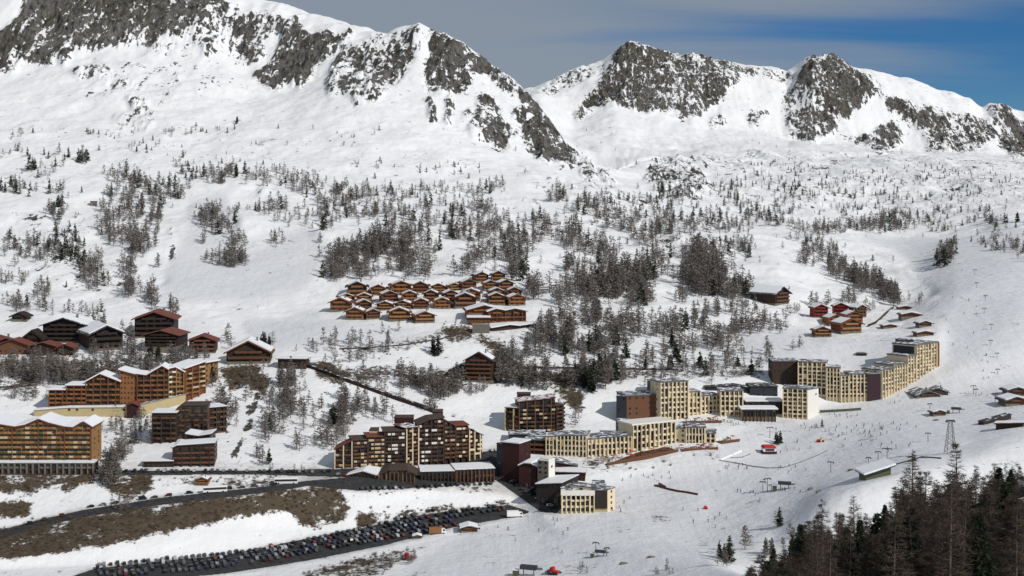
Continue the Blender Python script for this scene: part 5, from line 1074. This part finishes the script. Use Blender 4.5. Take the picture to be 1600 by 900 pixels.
def t_pole(label, u, v, hpx, arm=.28, thick=.22, group=None, rz=0.):
    p = hit(u, v, 450); h = hpx*p.y/FPX; root = empty('lift_pole', p, rz); tag(root, label, 'lift pole', group)
    MB().tube((0,0,-1), (0,0,h), thick, thick*.7, 6).build('mast', M['steel'], root)
    MB().box(-h*arm, h*arm, -.18, .18, h-.45, h-.05).build('crossarm', M['dark_steel'], root)
    for s in (-1, 1): MB().box(s*h*arm-.15, s*h*arm+.15, -.8, .8, h-.8, h-.5).build('roller_battery', M['dark_steel'], root)
    return p, h
Gl = 'drag lift poles on the snow front'
for lab, u, v, hp in [('drag lift pole in the open snow left of the flat shelter',1298,738,17),('taller drag lift pole above the flat shelter',1386,726,26),('short drag lift pole beside the taller one above the shelter',1372,720,15),('left drag lift pole at the lower piste edge',931,864,17),('right drag lift pole at the lower piste edge',948,869,14),
  ('thin drag lift pole left of the shelter roof',1357,728,14),('drag lift pole on the far piste by the picture edge',1555,628,14),('lift pole by the round roofed hut',1453,642,12),('pair lift pole right of the piste restaurant',1521,616,14),('short pole beside the right restaurant pole',1525,619,12),('drag lift pole in the middle of the snow front',1192,768,16),('tall drag lift mast at the small lift station',1199,768,21),
  ('lift pole left of the near forest station',1205,769,12),('red kiosk lift pole with wide arm',1203,684,17),('thin pole on the front of the lattice pylon piste',1450,690,14),('lift pole at the right barn',1555,664,10)]:
    t_pole(lab, u, v, hp, group=Gl, rz=rng.uniform(-.5, .5))
# line of drag lift poles up the wide piste
k = 0
for u, v in ((1559,585),(1558,560),(1548,540),(1549,515),(1538,490),(1540,470),(1526,450),(1523,430)):
    t_pole(f'slim pole of the lift line up the wide right piste, {ORD[k]} from the bottom', u, v, 9, arm=.3, thick=.16, group='lift line up the wide right piste'); k += 1
def lift_station(label, u, v, s=1.):
    p = hit(u, v); s *= .72; root = empty('lift_station', p, -.3); root.scale = (s, s, s); tag(root, label, 'lift station')
    MB().box(-4, 4, -1.5, 1.5, 3.2, 5).build('drive_housing', M['dark_steel'], root)
    m = MB(); m.tube((-2.5,0,-1), (-2.5,0,3.3), .3); m.tube((2.5,0,-1), (2.5,0,3.3), .3); m.build('support', M['steel'], root)
    MB().tube((5.2,0,3.5), (5.2,0,3.9), 1.6, n=16).build('bullwheel', M['steel'], root)
    MB().box(-7.5, -5, -1.2, 1.2, -1, 2.4).build('cabin', M['green_wood'], root); MB().box(-7.7, -4.8, -1.4, 1.4, 2.403, 2.7).build('roof', M['snow'], root)
lift_station('small drag lift drive station on the middle of the snow front', 1226, 765, 1.1)
lift_station('chairlift bottom station at the lower picture edge', 826, 900, 1.25)
lift_station('drag lift station between the lower edge poles', 938, 870, .8)
lift_station('small lift terminal right of the round roofed hut', 1494, 646, 1.0)
# red kiosk
p = hit(1203, 710); rt = empty('kiosk', p, .1); tag(rt, 'small red and white kiosk in the middle of the snow front', 'kiosk')
MB().box(-4, 4, 0, 5, -1, 1.6).build('base', M['black_wood'], rt); MB().box(-3.6, 3.6, .1, 4.9, 1.603, 3.4).build('wall', M['white_paint'], rt); MB().box(-2.6, 2.6, -.05, .12, 1.9, 2.9).build('window', M['glass'], rt)
MB().prism([(-3.8,3.403),(3.8,3.403),(3.0,4.6),(-3.0,4.6)], -.4, 5.4).build('roof', M['red_paint'], rt)
def tent(label, u, v, wpx, m):
    p = hit(u, v); s = wpx*p.y/FPX; rt = empty('tent', p); tag(rt, label, 'tent')
    MB().add([(-s/2,0,0),(s/2,0,0),(s/2,s,0),(-s/2,s,0),(-s/2,0,s*.5),(s/2,0,s*.5),(s/2,s,s*.5),(-s/2,s,s*.5),(0,s/2,s)], [(0,1,5,4),(1,2,6,5),(2,3,7,6),(3,0,4,7),(4,5,8),(5,6,8),(6,7,8),(7,4,8)]).build('canopy', M[m], rt)
    MB().box(-s*.18, s*.18, -.04, .02, 0, s*.4).build('door', M['black_paint'], rt)
tent('small red tent alone on the lower piste', 1103, 796, 6, 'red_paint'); tent('pale yellow inflatable arch tent on the snow front', 1286, 691, 8, 'beige'); tent('small red tent left of the yellow one', 1279, 691, 5, 'red_paint')
# red piste netting
for a_, c_ in (('car_grey',(.07,.072,.08)),('car_silver',(.22,.23,.24)),('car_red',(.12,.022,.02)),('car_white',(.42,.42,.42))): M[a_] = mat(a_, c_, .4, .1)
def netting(label, pts, m, h, posts=True, group=None, name='piste_netting', cat='netting'):
    P_ = [hit(*p, 450) for p in pts]; rt = empty(name, P_[0]); tag(rt, label, cat, group); mb = MB(); ps = MB()
    for a, b in zip(P_[:-1], P_[1:]):
        a = a-P_[0]; b = b-P_[0]; n = Vector((-(b-a).y, (b-a).x, 0)).normalized()*.06
        mb.hexa([a-n, b-n, b+n, a+n], [a-n+Vector((0,0,h)), b-n+Vector((0,0,h)), b+n+Vector((0,0,h)), a+n+Vector((0,0,h))])
    mb.build('net', M[m], rt)
    for a in P_:
        a = a-P_[0]; MB().tube(a+Vector((.12,-.12,-.5)), a+Vector((.12,-.12,h+.3)), .08, n=5).build('post', M['dark_steel'], rt)
netting('long red safety net across the lower piste', [(1022,760),(1032,762),(1046,766),(1060,769),(1075,771),(1090,774)], 'car_red', 1.1)
netting('short red net piece above the long red net', [(1029,757),(1040,763)], 'car_red', 1.3)
netting('dark net round the learner area, lower curve', [(1125,720),(1150,724),(1175,729),(1200,732),(1225,731),(1250,723),(1275,713),(1292,705)], 'grey_paint', .5)
netting('dark net round the learner area, upper left curve', [(1142,716),(1160,715),(1172,710)], 'grey_paint', .5)
netting('long snow fence across the far meadow beside the near forest', [(1398,727),(1420,721),(1440,715),(1470,717)], 'dark_steel', .7)
netting('dark wooden snow fence along the diagonal bank of the hamlet', [(1356,511),(1368,506),(1378,498),(1387,489),(1396,482)], 'dark_wood', 2.0, name='snow_fence', cat='fence')
netting('roadside guard rail on the lane above the apartments', [(530,546),(580,544),(630,540),(690,530),(728,520)], 'dark_steel', .9, name='guard_rail', cat='guard rail')
netting('dark wooden guard rail of the long upper lane', [(800,575),(850,576),(900,576),(950,577),(1000,578),(1060,579)], 'dark_wood', 1.2, name='guard_rail', cat='guard rail')
netting('low wooden terrace rail beside the cream tower', [(1281,645),(1300,644),(1320,643),(1345,641)], 'green_wood', 1.6, name='terrace_rail', cat='rail')
netting('low snow bank rail round the left learner area', [(1125,720),(1145,711),(1160,705)], 'snow', .8, name='snow_bank', cat='snow bank')

# sun terraces with parasols
def parasol(label, p, m, group, s=1.):
    rt = empty('parasol', p); rt.scale = (s, s, s); tag(rt, label, 'parasol', group)
    obj('pole', cached(('ppole',), lambda: MB().tube((0,0,0),(0,0,2.3),.04,n=5).mesh('pole', M['steel'])), rt)
    def f():
        b = MB(); v = [(0,0,2.6)]+[(1.5*math.cos(i*math.pi/4), 1.5*math.sin(i*math.pi/4), 2.05) for i in range(8)]
        return b.add(v, [(0, i+1, (i+1)%8+1) for i in range(8)]).mesh('canopy', M[m])
    obj('canopy', cached(('pcan', m), f), rt)
def deck(label, A, B, dep, h=.7, m='brown_wood'):
    a, b = hit(*A), hit(*B); W = (b-a).xy.length; ang = math.atan2(b.y-a.y, b.x-a.x); rt = empty('sun_terrace', a, ang); tag(rt, label, 'terrace')
    dz = b.z-a.z
    MB().hexa([(0,0,-2),(W,0,dz-2),(W,dep,dz-2),(0,dep,-2)], [(0,0,h),(W,0,dz+h),(W,dep,dz+h),(0,dep,h)]).build('floor', M[m], rt)
    MB().hexa([(0,-.12,h),(W,-.12,dz+h),(W,-.02,dz+h),(0,-.02,h)], [(0,-.12,h+1),(W,-.12,dz+h+1),(W,-.02,dz+h+1),(0,-.02,h+1)]).build('railing', M[m], rt)
    return a, b, ang, h, dep
SH = ['brown terrace', 'terrace ending the front row', 'terrace before the middle row', 'snowy terrace']
decks = [('long brown sun terrace below the white parapet block', (948,728), (1060,706), 13), ('sun terrace with red parasols at the right end of the snow front row', (1066,706), (1122,703), 8), ('sun terrace in front of the middle row blocks', (1072,664), (1128,661), 9), ('snowy terrace with red parasols right of the front row', (1128,694), (1156,690), 7)]
peeps = []
for di, (lab, A, B, dp) in enumerate(decks):
    a, b, ang, h, dep = deck(lab, A, B, dp)
    n = [12, 9, 8, 5][di]
    for i in range(n):
        t = (i+.5)/n; p = a.lerp(b, t)+Vector((-math.sin(ang), math.cos(ang), 0))*rng.uniform(2, dep-2)+Vector((0,0,h))
        mcol = ['orange_paint' if di == 0 else 'red_paint', 'red_paint', 'brown_wood', 'white_paint'][rng.integers(4)] if di != 2 else ['white_paint','brown_wood','red_paint'][rng.integers(3)]
        colw = {'orange_paint':'orange','red_paint':'red','brown_wood':'brown','white_paint':'white'}[mcol]
        parasol(f'{colw} parasol on the {SH[di]}', p, mcol, 'parasols on the sun terraces')
    for i in range([26, 14, 18, 5][di]):
        t = rng.uniform(0, 1); p = a.lerp(b, t)+Vector((-math.sin(ang), math.cos(ang), 0))*rng.uniform(1, dep-1)+Vector((0,0,h)); peeps.append((p, 'on the '+SH[di], False))

# ---------------------------------------------------------------- people (one continuous body each)
def person_mesh(pose):
    bm = bmesh.new(); me = bpy.data.meshes.new('person_rig')
    if pose == 'stand': J = dict(pel=(0,0,.95), che=(0,.02,1.35), nec=(0,0,1.52), hea=(0,-.02,1.66), top=(0,-.01,1.78), ls=(-.19,0,1.44), le=(-.27,-.02,1.15), lh=(-.27,-.14,.92), rs=(.19,0,1.44), re=(.27,-.02,1.15), rh=(.27,-.14,.92), lk=(-.11,-.03,.52), la=(-.13,.02,.08), lf=(-.13,-.16,.04), rk=(.11,-.03,.52), ra=(.13,.02,.08), rf=(.13,-.16,.04), lp=(-.09,0,.9), rp=(.09,0,.9))
    elif pose == 'ski': J = dict(pel=(0,.12,.78), che=(0,-.08,1.15), nec=(0,-.18,1.30), hea=(0,-.25,1.42), top=(0,-.28,1.54), ls=(-.2,-.1,1.23), le=(-.36,-.2,1.0), lh=(-.38,-.42,.95), rs=(.2,-.1,1.23), re=(.36,-.2,1.0), rh=(.38,-.42,.95), lk=(-.12,-.18,.46), la=(-.13,0,.1), lf=(-.13,-.18,.05), rk=(.12,-.18,.46), ra=(.13,0,.1), rf=(.13,-.18,.05), lp=(-.09,.1,.74), rp=(.09,.1,.74))
    else: J = dict(pel=(0,0,.92), che=(0,-.04,1.33), nec=(0,-.07,1.5), hea=(0,-.1,1.63), top=(0,-.1,1.75), ls=(-.19,-.04,1.42), le=(-.26,.12,1.15), lh=(-.24,.1,.92), rs=(.19,-.04,1.42), re=(.25,-.2,1.18), rh=(.2,-.38,1.05), lk=(-.1,-.2,.52), la=(-.1,-.28,.08), lf=(-.1,-.46,.06), rk=(.1,.06,.5), ra=(.1,.34,.12), rf=(.1,.22,.03), lp=(-.09,0,.88), rp=(.09,0,.88))
    names_ = list(J); E = [('pel','che'),('che','nec'),('nec','hea'),('hea','top'),('che','ls'),('ls','le'),('le','lh'),('che','rs'),('rs','re'),('re','rh'),('pel','lp'),('lp','lk'),('lk','la'),('la','lf'),('pel','rp'),('rp','rk'),('rk','ra'),('ra','rf')]
    rad = dict(pel=.15, che=.17, nec=.065, hea=.10, top=.075, ls=.08, le=.06, lh=.05, rs=.08, re=.06, rh=.05, lp=.11, rp=.11, lk=.08, rk=.08, la=.06, ra=.06, lf=.05, rf=.05)
    me.from_pydata([J[n] for n in names_], [(names_.index(a), names_.index(b)) for a, b in E], [])
    o = bpy.data.objects.new('person_rig', me); scene.collection.objects.link(o)
    md = o.modifiers.new('skin', 'SKIN'); sv = me.skin_vertices[0].data
    for i, n in enumerate(names_): sv[i].radius = (rad[n], rad[n]*(.75 if n in ('che','pel') else 1)); sv[i].use_root = n == 'pel'
    sb = o.modifiers.new('sub', 'SUBSURF'); sb.levels = 1
    dg = bpy.context.evaluated_depsgraph_get(); dg.update()
    out_ = bpy.data.meshes.new_from_object(o.evaluated_get(dg)); bpy.data.objects.remove(o); bm.free(); return out_, J
base_ = {k: person_mesh(k) for k in ('stand', 'ski', 'walk')}
def dressed(pose, jacket, trousers):
    def f():
        me = base_[pose][0].copy(); J = base_[pose][1]; me.materials.clear()
        for m in (trousers, jacket, 'skin', 'black_paint'): me.materials.append(M[m])
        for p in me.polygons:
            c = p.center; p.use_smooth = True
            hz, hy = J['hea'][2], J['hea'][1]
            if c.z > hz-.08: p.material_index = 2 if (c.y < hy-.03 and c.z < hz+.05) else 3
            elif (c-Vector(J['lh'])).length < .09 or (c-Vector(J['rh'])).length < .09: p.material_index = 3
            elif c.z > J['pel'][2]-.02 or abs(c.x) > .2: p.material_index = 1
            else: p.material_index = 0
        return me
    return cached(('per', pose, jacket, trousers), f)
ski_me = MB().box(-.05, .05, -.95, .75, 0, .025).add([(-.05,-.95,0),(.05,-.95,0),(.04,-1.12,.1),(-.04,-1.12,.1)], [(0,1,2,3)]).mesh('ski', M['black_paint'])
JK = [('black_paint','black'),('navy_paint','navy'),('car_red','dark red'),('blue_paint','blue'),('car_grey','grey'),('black_paint','black'),('maroon','wine red'),('black_paint','black')]
def person(p, where, skis=True, rz=None):
    jm, jw = JK[rng.integers(len(JK))]; tm_, tw = [('black_paint','black'),('grey_paint','grey'),('navy_paint','navy')][rng.integers(3)]
    pose = ('ski' if rng.random() < .5 else 'stand') if skis else ('walk' if rng.random() < .4 else 'stand')
    o = obj('person', dressed(pose, jm, tm_)); o.location = p+Vector((0,0,.02)); o.rotation_euler = (0, 0, rng.uniform(0, 6.28) if rz is None else rz)
    if skis:
        for s in (-.13, .13): q = obj('ski', ski_me, o); q.location = (s, 0, 0)
    act = {'ski': 'crouching on skis', 'stand': 'standing on skis' if skis else 'standing', 'walk': 'walking'}[pose]
    tag(o, f'person in {jw} jacket and {tw} trousers {act} {where}'.replace(' and ', ', ').replace(' trousers', ' legs') if False else ' '.join(f'person in {jw} jacket {act} {where}'.split()[:16]), 'person', 'people '+where)
    return o
def crowd(u, v, ru, rv, n, where, skis=True):
    for _ in range(n):
        a, r = rng.uniform(0, 6.28), rng.uniform(0, 1)**.5; person(hit(u+math.cos(a)*r*ru, v+math.sin(a)*r*rv, 450), where, skis)
for u, v, ru, rv, n, wh in [(1325,685,50,14,26,'near the yellow arch'),(1345,672,60,10,16,'below the cream tower terrace'),(1230,735,40,8,7,'by the learner net'),(1150,730,24,5,9,'at the left learner net'),(1395,668,40,10,12,'under the right piste'),(1395,625,20,6,5,'by the restaurant'),(1240,700,40,12,10,'by the red kiosk'),
  (1170,775,30,10,6,'at the drag lift'),(1100,810,50,20,8,'on the lower piste'),(950,790,60,14,8,'right of the front block'),(1250,670,40,6,12,'in front of the cream tower'),(1545,600,14,60,9,'on the wide right piste'),(1510,500,40,60,12,'high on the wide right piste'),(1480,440,50,30,6,'at the top of the wide piste'),(1320,650,30,4,8,'behind the terrace rail'),
  (1150,662,30,5,14,'before the reception hall'),(1000,745,60,10,8,'below the brown terrace'),(840,830,70,20,10,'by the lower car park'),(1400,700,30,8,8,'near the tall lift pole'),(1230,768,40,4,6,'in the drag lift queue')]:
    crowd(u, v, ru, rv, n, wh)
for p, wh, sk in peeps: person(p, wh, sk)
crowd(790, 742, 14, 8, 12, 'in the village street', False)
person(hit(878,864), 'beside the lower piste poles'); person(hit(720,836), 'below the lower car park')

# ---------------------------------------------------------------- cars, buses
CARC = [('black_paint','black'),('car_grey','grey'),('car_silver','silver'),('black_paint','black'),('navy_paint','navy'),('black_paint','black'),('black_paint','black'),('car_grey','grey'),('black_paint','black'),('car_grey','grey'),('navy_paint','navy'),('car_red','dark red'),('car_grey','grey'),('car_grey','grey'),('black_paint','black'),('car_white','white'),('car_silver','silver'),('black_paint','black')]
wheel_me = MB().tube((0,-.1,0),(0,.1,0),.32,n=10).mesh('wheel', M['tyre'])
def car_meshes(m, kind):
    def f():
        if kind == 0: pr = [(-2.1,.3),(2.1,.3),(2.1,.75),(1.2,.9),(.55,1.4),(-1.2,1.43),(-1.95,.95),(-2.1,.8)]; gl = [(-1.75,.97),(.98,.95),(.48,1.36),(-1.16,1.38)]
        elif kind == 1: pr = [(-2.1,.3),(2.1,.3),(2.1,.8),(1.25,.95),(.7,1.55),(-1.9,1.58),(-2.1,.9)]; gl = [(-1.95,1.0),(1.12,1.0),(.64,1.5),(-1.85,1.52)]
        else: pr = [(-2.5,.35),(2.4,.35),(2.4,1.0),(1.9,1.15),(1.4,2.1),(-2.4,2.15),(-2.5,1.2)]; gl = [(-2.2,1.3),(1.75,1.25),(1.36,1.95),(-2.2,1.98)]
        return MB().prism(pr, -.85, .85).mesh('car', M[m]), MB().prism(gl, -.87, .87).mesh('window', M['glass'])
    return cached(('car', m, kind), f)
ncar = [0]
def car(p, rz, where, i=None):
    m, wd = CARC[rng.integers(len(CARC))]; kind = int(rng.choice([0, 1, 1, 2], p=[.4, .25, .25, .1])); b, g = car_meshes(m, kind)
    o = obj('parked_car', b); o.location = p+Vector((0,0,.05)); o.rotation_euler = (0, 0, rz); o.scale = (.84,.84,.84); obj('window', g, o)
    for x in (-1.3, 1.3):
        for y in (-.8, .8): w_ = obj('wheel', wheel_me, o); w_.location = (x, y, .32)
    nm = ['low', 'boxy', 'van like'][kind]
    tag(o, f'{nm} {wd} car {where}', 'car', 'cars '+where); ncar[0] += 1
def row(pts, where, gap=2.7, fill=.92, perp=True, off=0., jit=.25):
    P_ = [hit(*p, 500) for p in pts]
    for a, b in zip(P_[:-1], P_[1:]):
        L = (b-a).length; ang = math.atan2(b.y-a.y, b.x-a.x); n = Vector((-math.sin(ang), math.cos(ang), 0)); k = int(L/gap)
        for i in range(k):
            if rng.random() > fill: continue
            p = a.lerp(b, (i+.5+rng.uniform(-.2, .2))/k)+n*(off+rng.uniform(-jit, jit)); p.z = gz(p.x, p.y)
            car(p, ang+(math.pi/2 if perp else 0)+rng.uniform(-.06, .06)+(math.pi if rng.random() < .5 else 0), where)
row([(0,736),(100,736),(200,737)], 'on the terrace below the left buildings', 2.9, .85)
row([(205,737),(300,737),(400,737),(520,736)], 'on the terrace below the brown buildings', 2.9, .85)
row([(0,828),(60,812),(130,797)], 'on the lower left road', 5.6, .6, perp=False, off=-2)
row([(130,797),(250,779),(330,769)], 'along the road above the bank', 5.4, .8, perp=False, off=2)
row([(350,767),(440,758),(480,752)], 'along the road near the buses', 5.4, .6, perp=False, off=2)
row([(560,760),(640,759),(700,756),(770,753)], 'on the village parking', 2.9, .85, off=-3)
row([(640,712),(700,712),(780,704)], 'on the upper village street', 3.2, .7)
row([(525,742),(545,745)], 'by the white roofed hall', 3, .9); row([(790,745),(830,772),(866,795)], 'down the village gate street', 3.2, .75)
row([(800,752),(840,778)], 'beside the maroon tower street', 3.2, .6, off=4)
# the long lower car park: four rows
lot = ([(150,893),(300,880),(430,864),(560,838),(700,808),(790,795)], [6, 1.5, -3, -8])
for nm, off in (('far row of the lower car park', 9.5), ('second row of the lower car park', 4.6), ('third row of the lower car park', -1.2), ('fourth row of the lower car park', -6.6), ('near row of the lower car park', -12)):
    row(lot[0] if abs(off) < 6 else lot[0][:-1], 'in the '+nm, 2.8, .8, off=off, jit=.7)
def bus(label, u, v, rz):
    p = hit(u, v, 500); rt = empty('bus', p, rz); tag(rt, label, 'bus')
    MB().prism([(-1.27,.4),(1.27,.4),(1.27,2.9),(1.1,3.2),(-1.1,3.2),(-1.27,2.9)], -6, 6).build('body', M['white_paint'], rt).rotation_euler = (0,0,R(90))
    g = MB(); g.box(-5.8, 5.8, -1.3, 1.3, 1.5, 2.6); g.build('window', M['glass'], rt)
    for x in (-3.8, 3.9):
        for y in (-1.15, 1.15): w_ = obj('wheel', wheel_me, rt); w_.location = (x, y, .45); w_.scale = (1.4, 1.6, 1.4)
bus('white coach parked on the road, left one of the two', 336, 769, .25); bus('white coach parked by the road bend, right one of the two', 447, 756, .08)
def van_box(label, u, v, m, name='truck', rz=0.1):
    p = hit(u, v, 500); rt = empty(name, p, rz); tag(rt, label, name)
    MB().box(-4.2, 1.8, -1.2, 1.2, .6, 3.3).build('cargo_box', M[m], rt); MB().prism([(1.85,.5),(4,.5),(4,1.6),(3.3,2.6),(1.85,2.6)], -1.1, 1.1).build('cab', M['white_paint'], rt)
    MB().prism([(2.5,1.5),(3.8,1.62),(3.25,2.4),(2.5,2.4)], -1.12, 1.12).build('window', M['glass'], rt)
    for x in (-2.8, 2.7):
        for y in (-1.05, 1.05): w_ = obj('wheel', wheel_me, rt); w_.location = (x, y, .42); w_.scale = (1.3, 1.3, 1.3)
van_box('long white truck at the right end of the lower car park', 805, 808, 'white_paint'); van_box('rusty orange truck beside the lower car park', 684, 834, 'orange_wood')
chalet('low brown snow roofed hut at the lower car park edge', 733, 832, 34, K['hut'], .1, name='hut', cat='hut', sz=.9)
chalet('small brown hut between the orange truck and the cars', 652, 842, 18, K['hut'], .1, name='hut', cat='hut')
# red snow groomer at the lower edge
def groomer(label, u, v, rz):
    p = hit(u, v, 450); rt = empty('snow_groomer', p, rz); tag(rt, label, 'snow groomer')
    MB().prism([(-2.2,.9),(2,.9),(2,1.6),(-2.2,1.5)], -1.1, 1.1).build('body', M['red_paint'], rt); MB().prism([(.0,1.603),(1.8,1.603),(1.5,2.9),(.1,2.9)], -1, 1).build('cab', M['red_paint'], rt)
    MB().prism([(.9,1.8),(1.82,1.7),(1.55,2.7),(.9,2.7)], -1.03, 1.03).build('window', M['glass'], rt)
    for s in (-1, 1): MB().prism([(-2.4,.4),(-2.0,.02),(1.9,.02),(2.5,.45),(2.1,.85),(-2.1,.85)], s*1.7-.5, s*1.7+.5).build('track', M['black_paint'], rt)
    MB().prism([(2.9,0),(3.1,0),(3.3,1.3),(3.0,1.2)], -2.4, 2.4).build('blade', M['steel'], rt)
groomer('red snow groomer at the lower picture edge beside the lift station', 866, 897, 2.6); groomer('dark red snow groomer among the shrubs at the bottom', 638, 874, 2.9)
for k_, (u, v) in enumerate(((1268,764),(1280,768),(975,881),(1018,871),(1330,735),(1463,657))):
    p = hit(u, v, 400); g_ = np.random.default_rng(60+k_); vs_ = []; n = 10
    bm = bmesh.new(); bmesh.ops.create_icosphere(bm, subdivisions=2, radius=1)
    for q in bm.verts: q.co = Vector((q.co.x*1.9, q.co.y*1.2, q.co.z*.8))*(1+g_.uniform(-.22, .22))
    me = bpy.data.meshes.new('boulder'); bm.to_mesh(me); bm.free(); me.materials.append(M['pale_stone'])
    o = obj('boulder', me); o.location = p; tag(o, ['dark boulder in the snow left of the near forest','second dark boulder right beside the first one','flat dark boulder on the lower piste edge','right flat boulder on the lower piste edge','small dark boulder below the learner net','small boulder near the round roofed hut'][k_], 'boulder')
print('CARS', ncar)
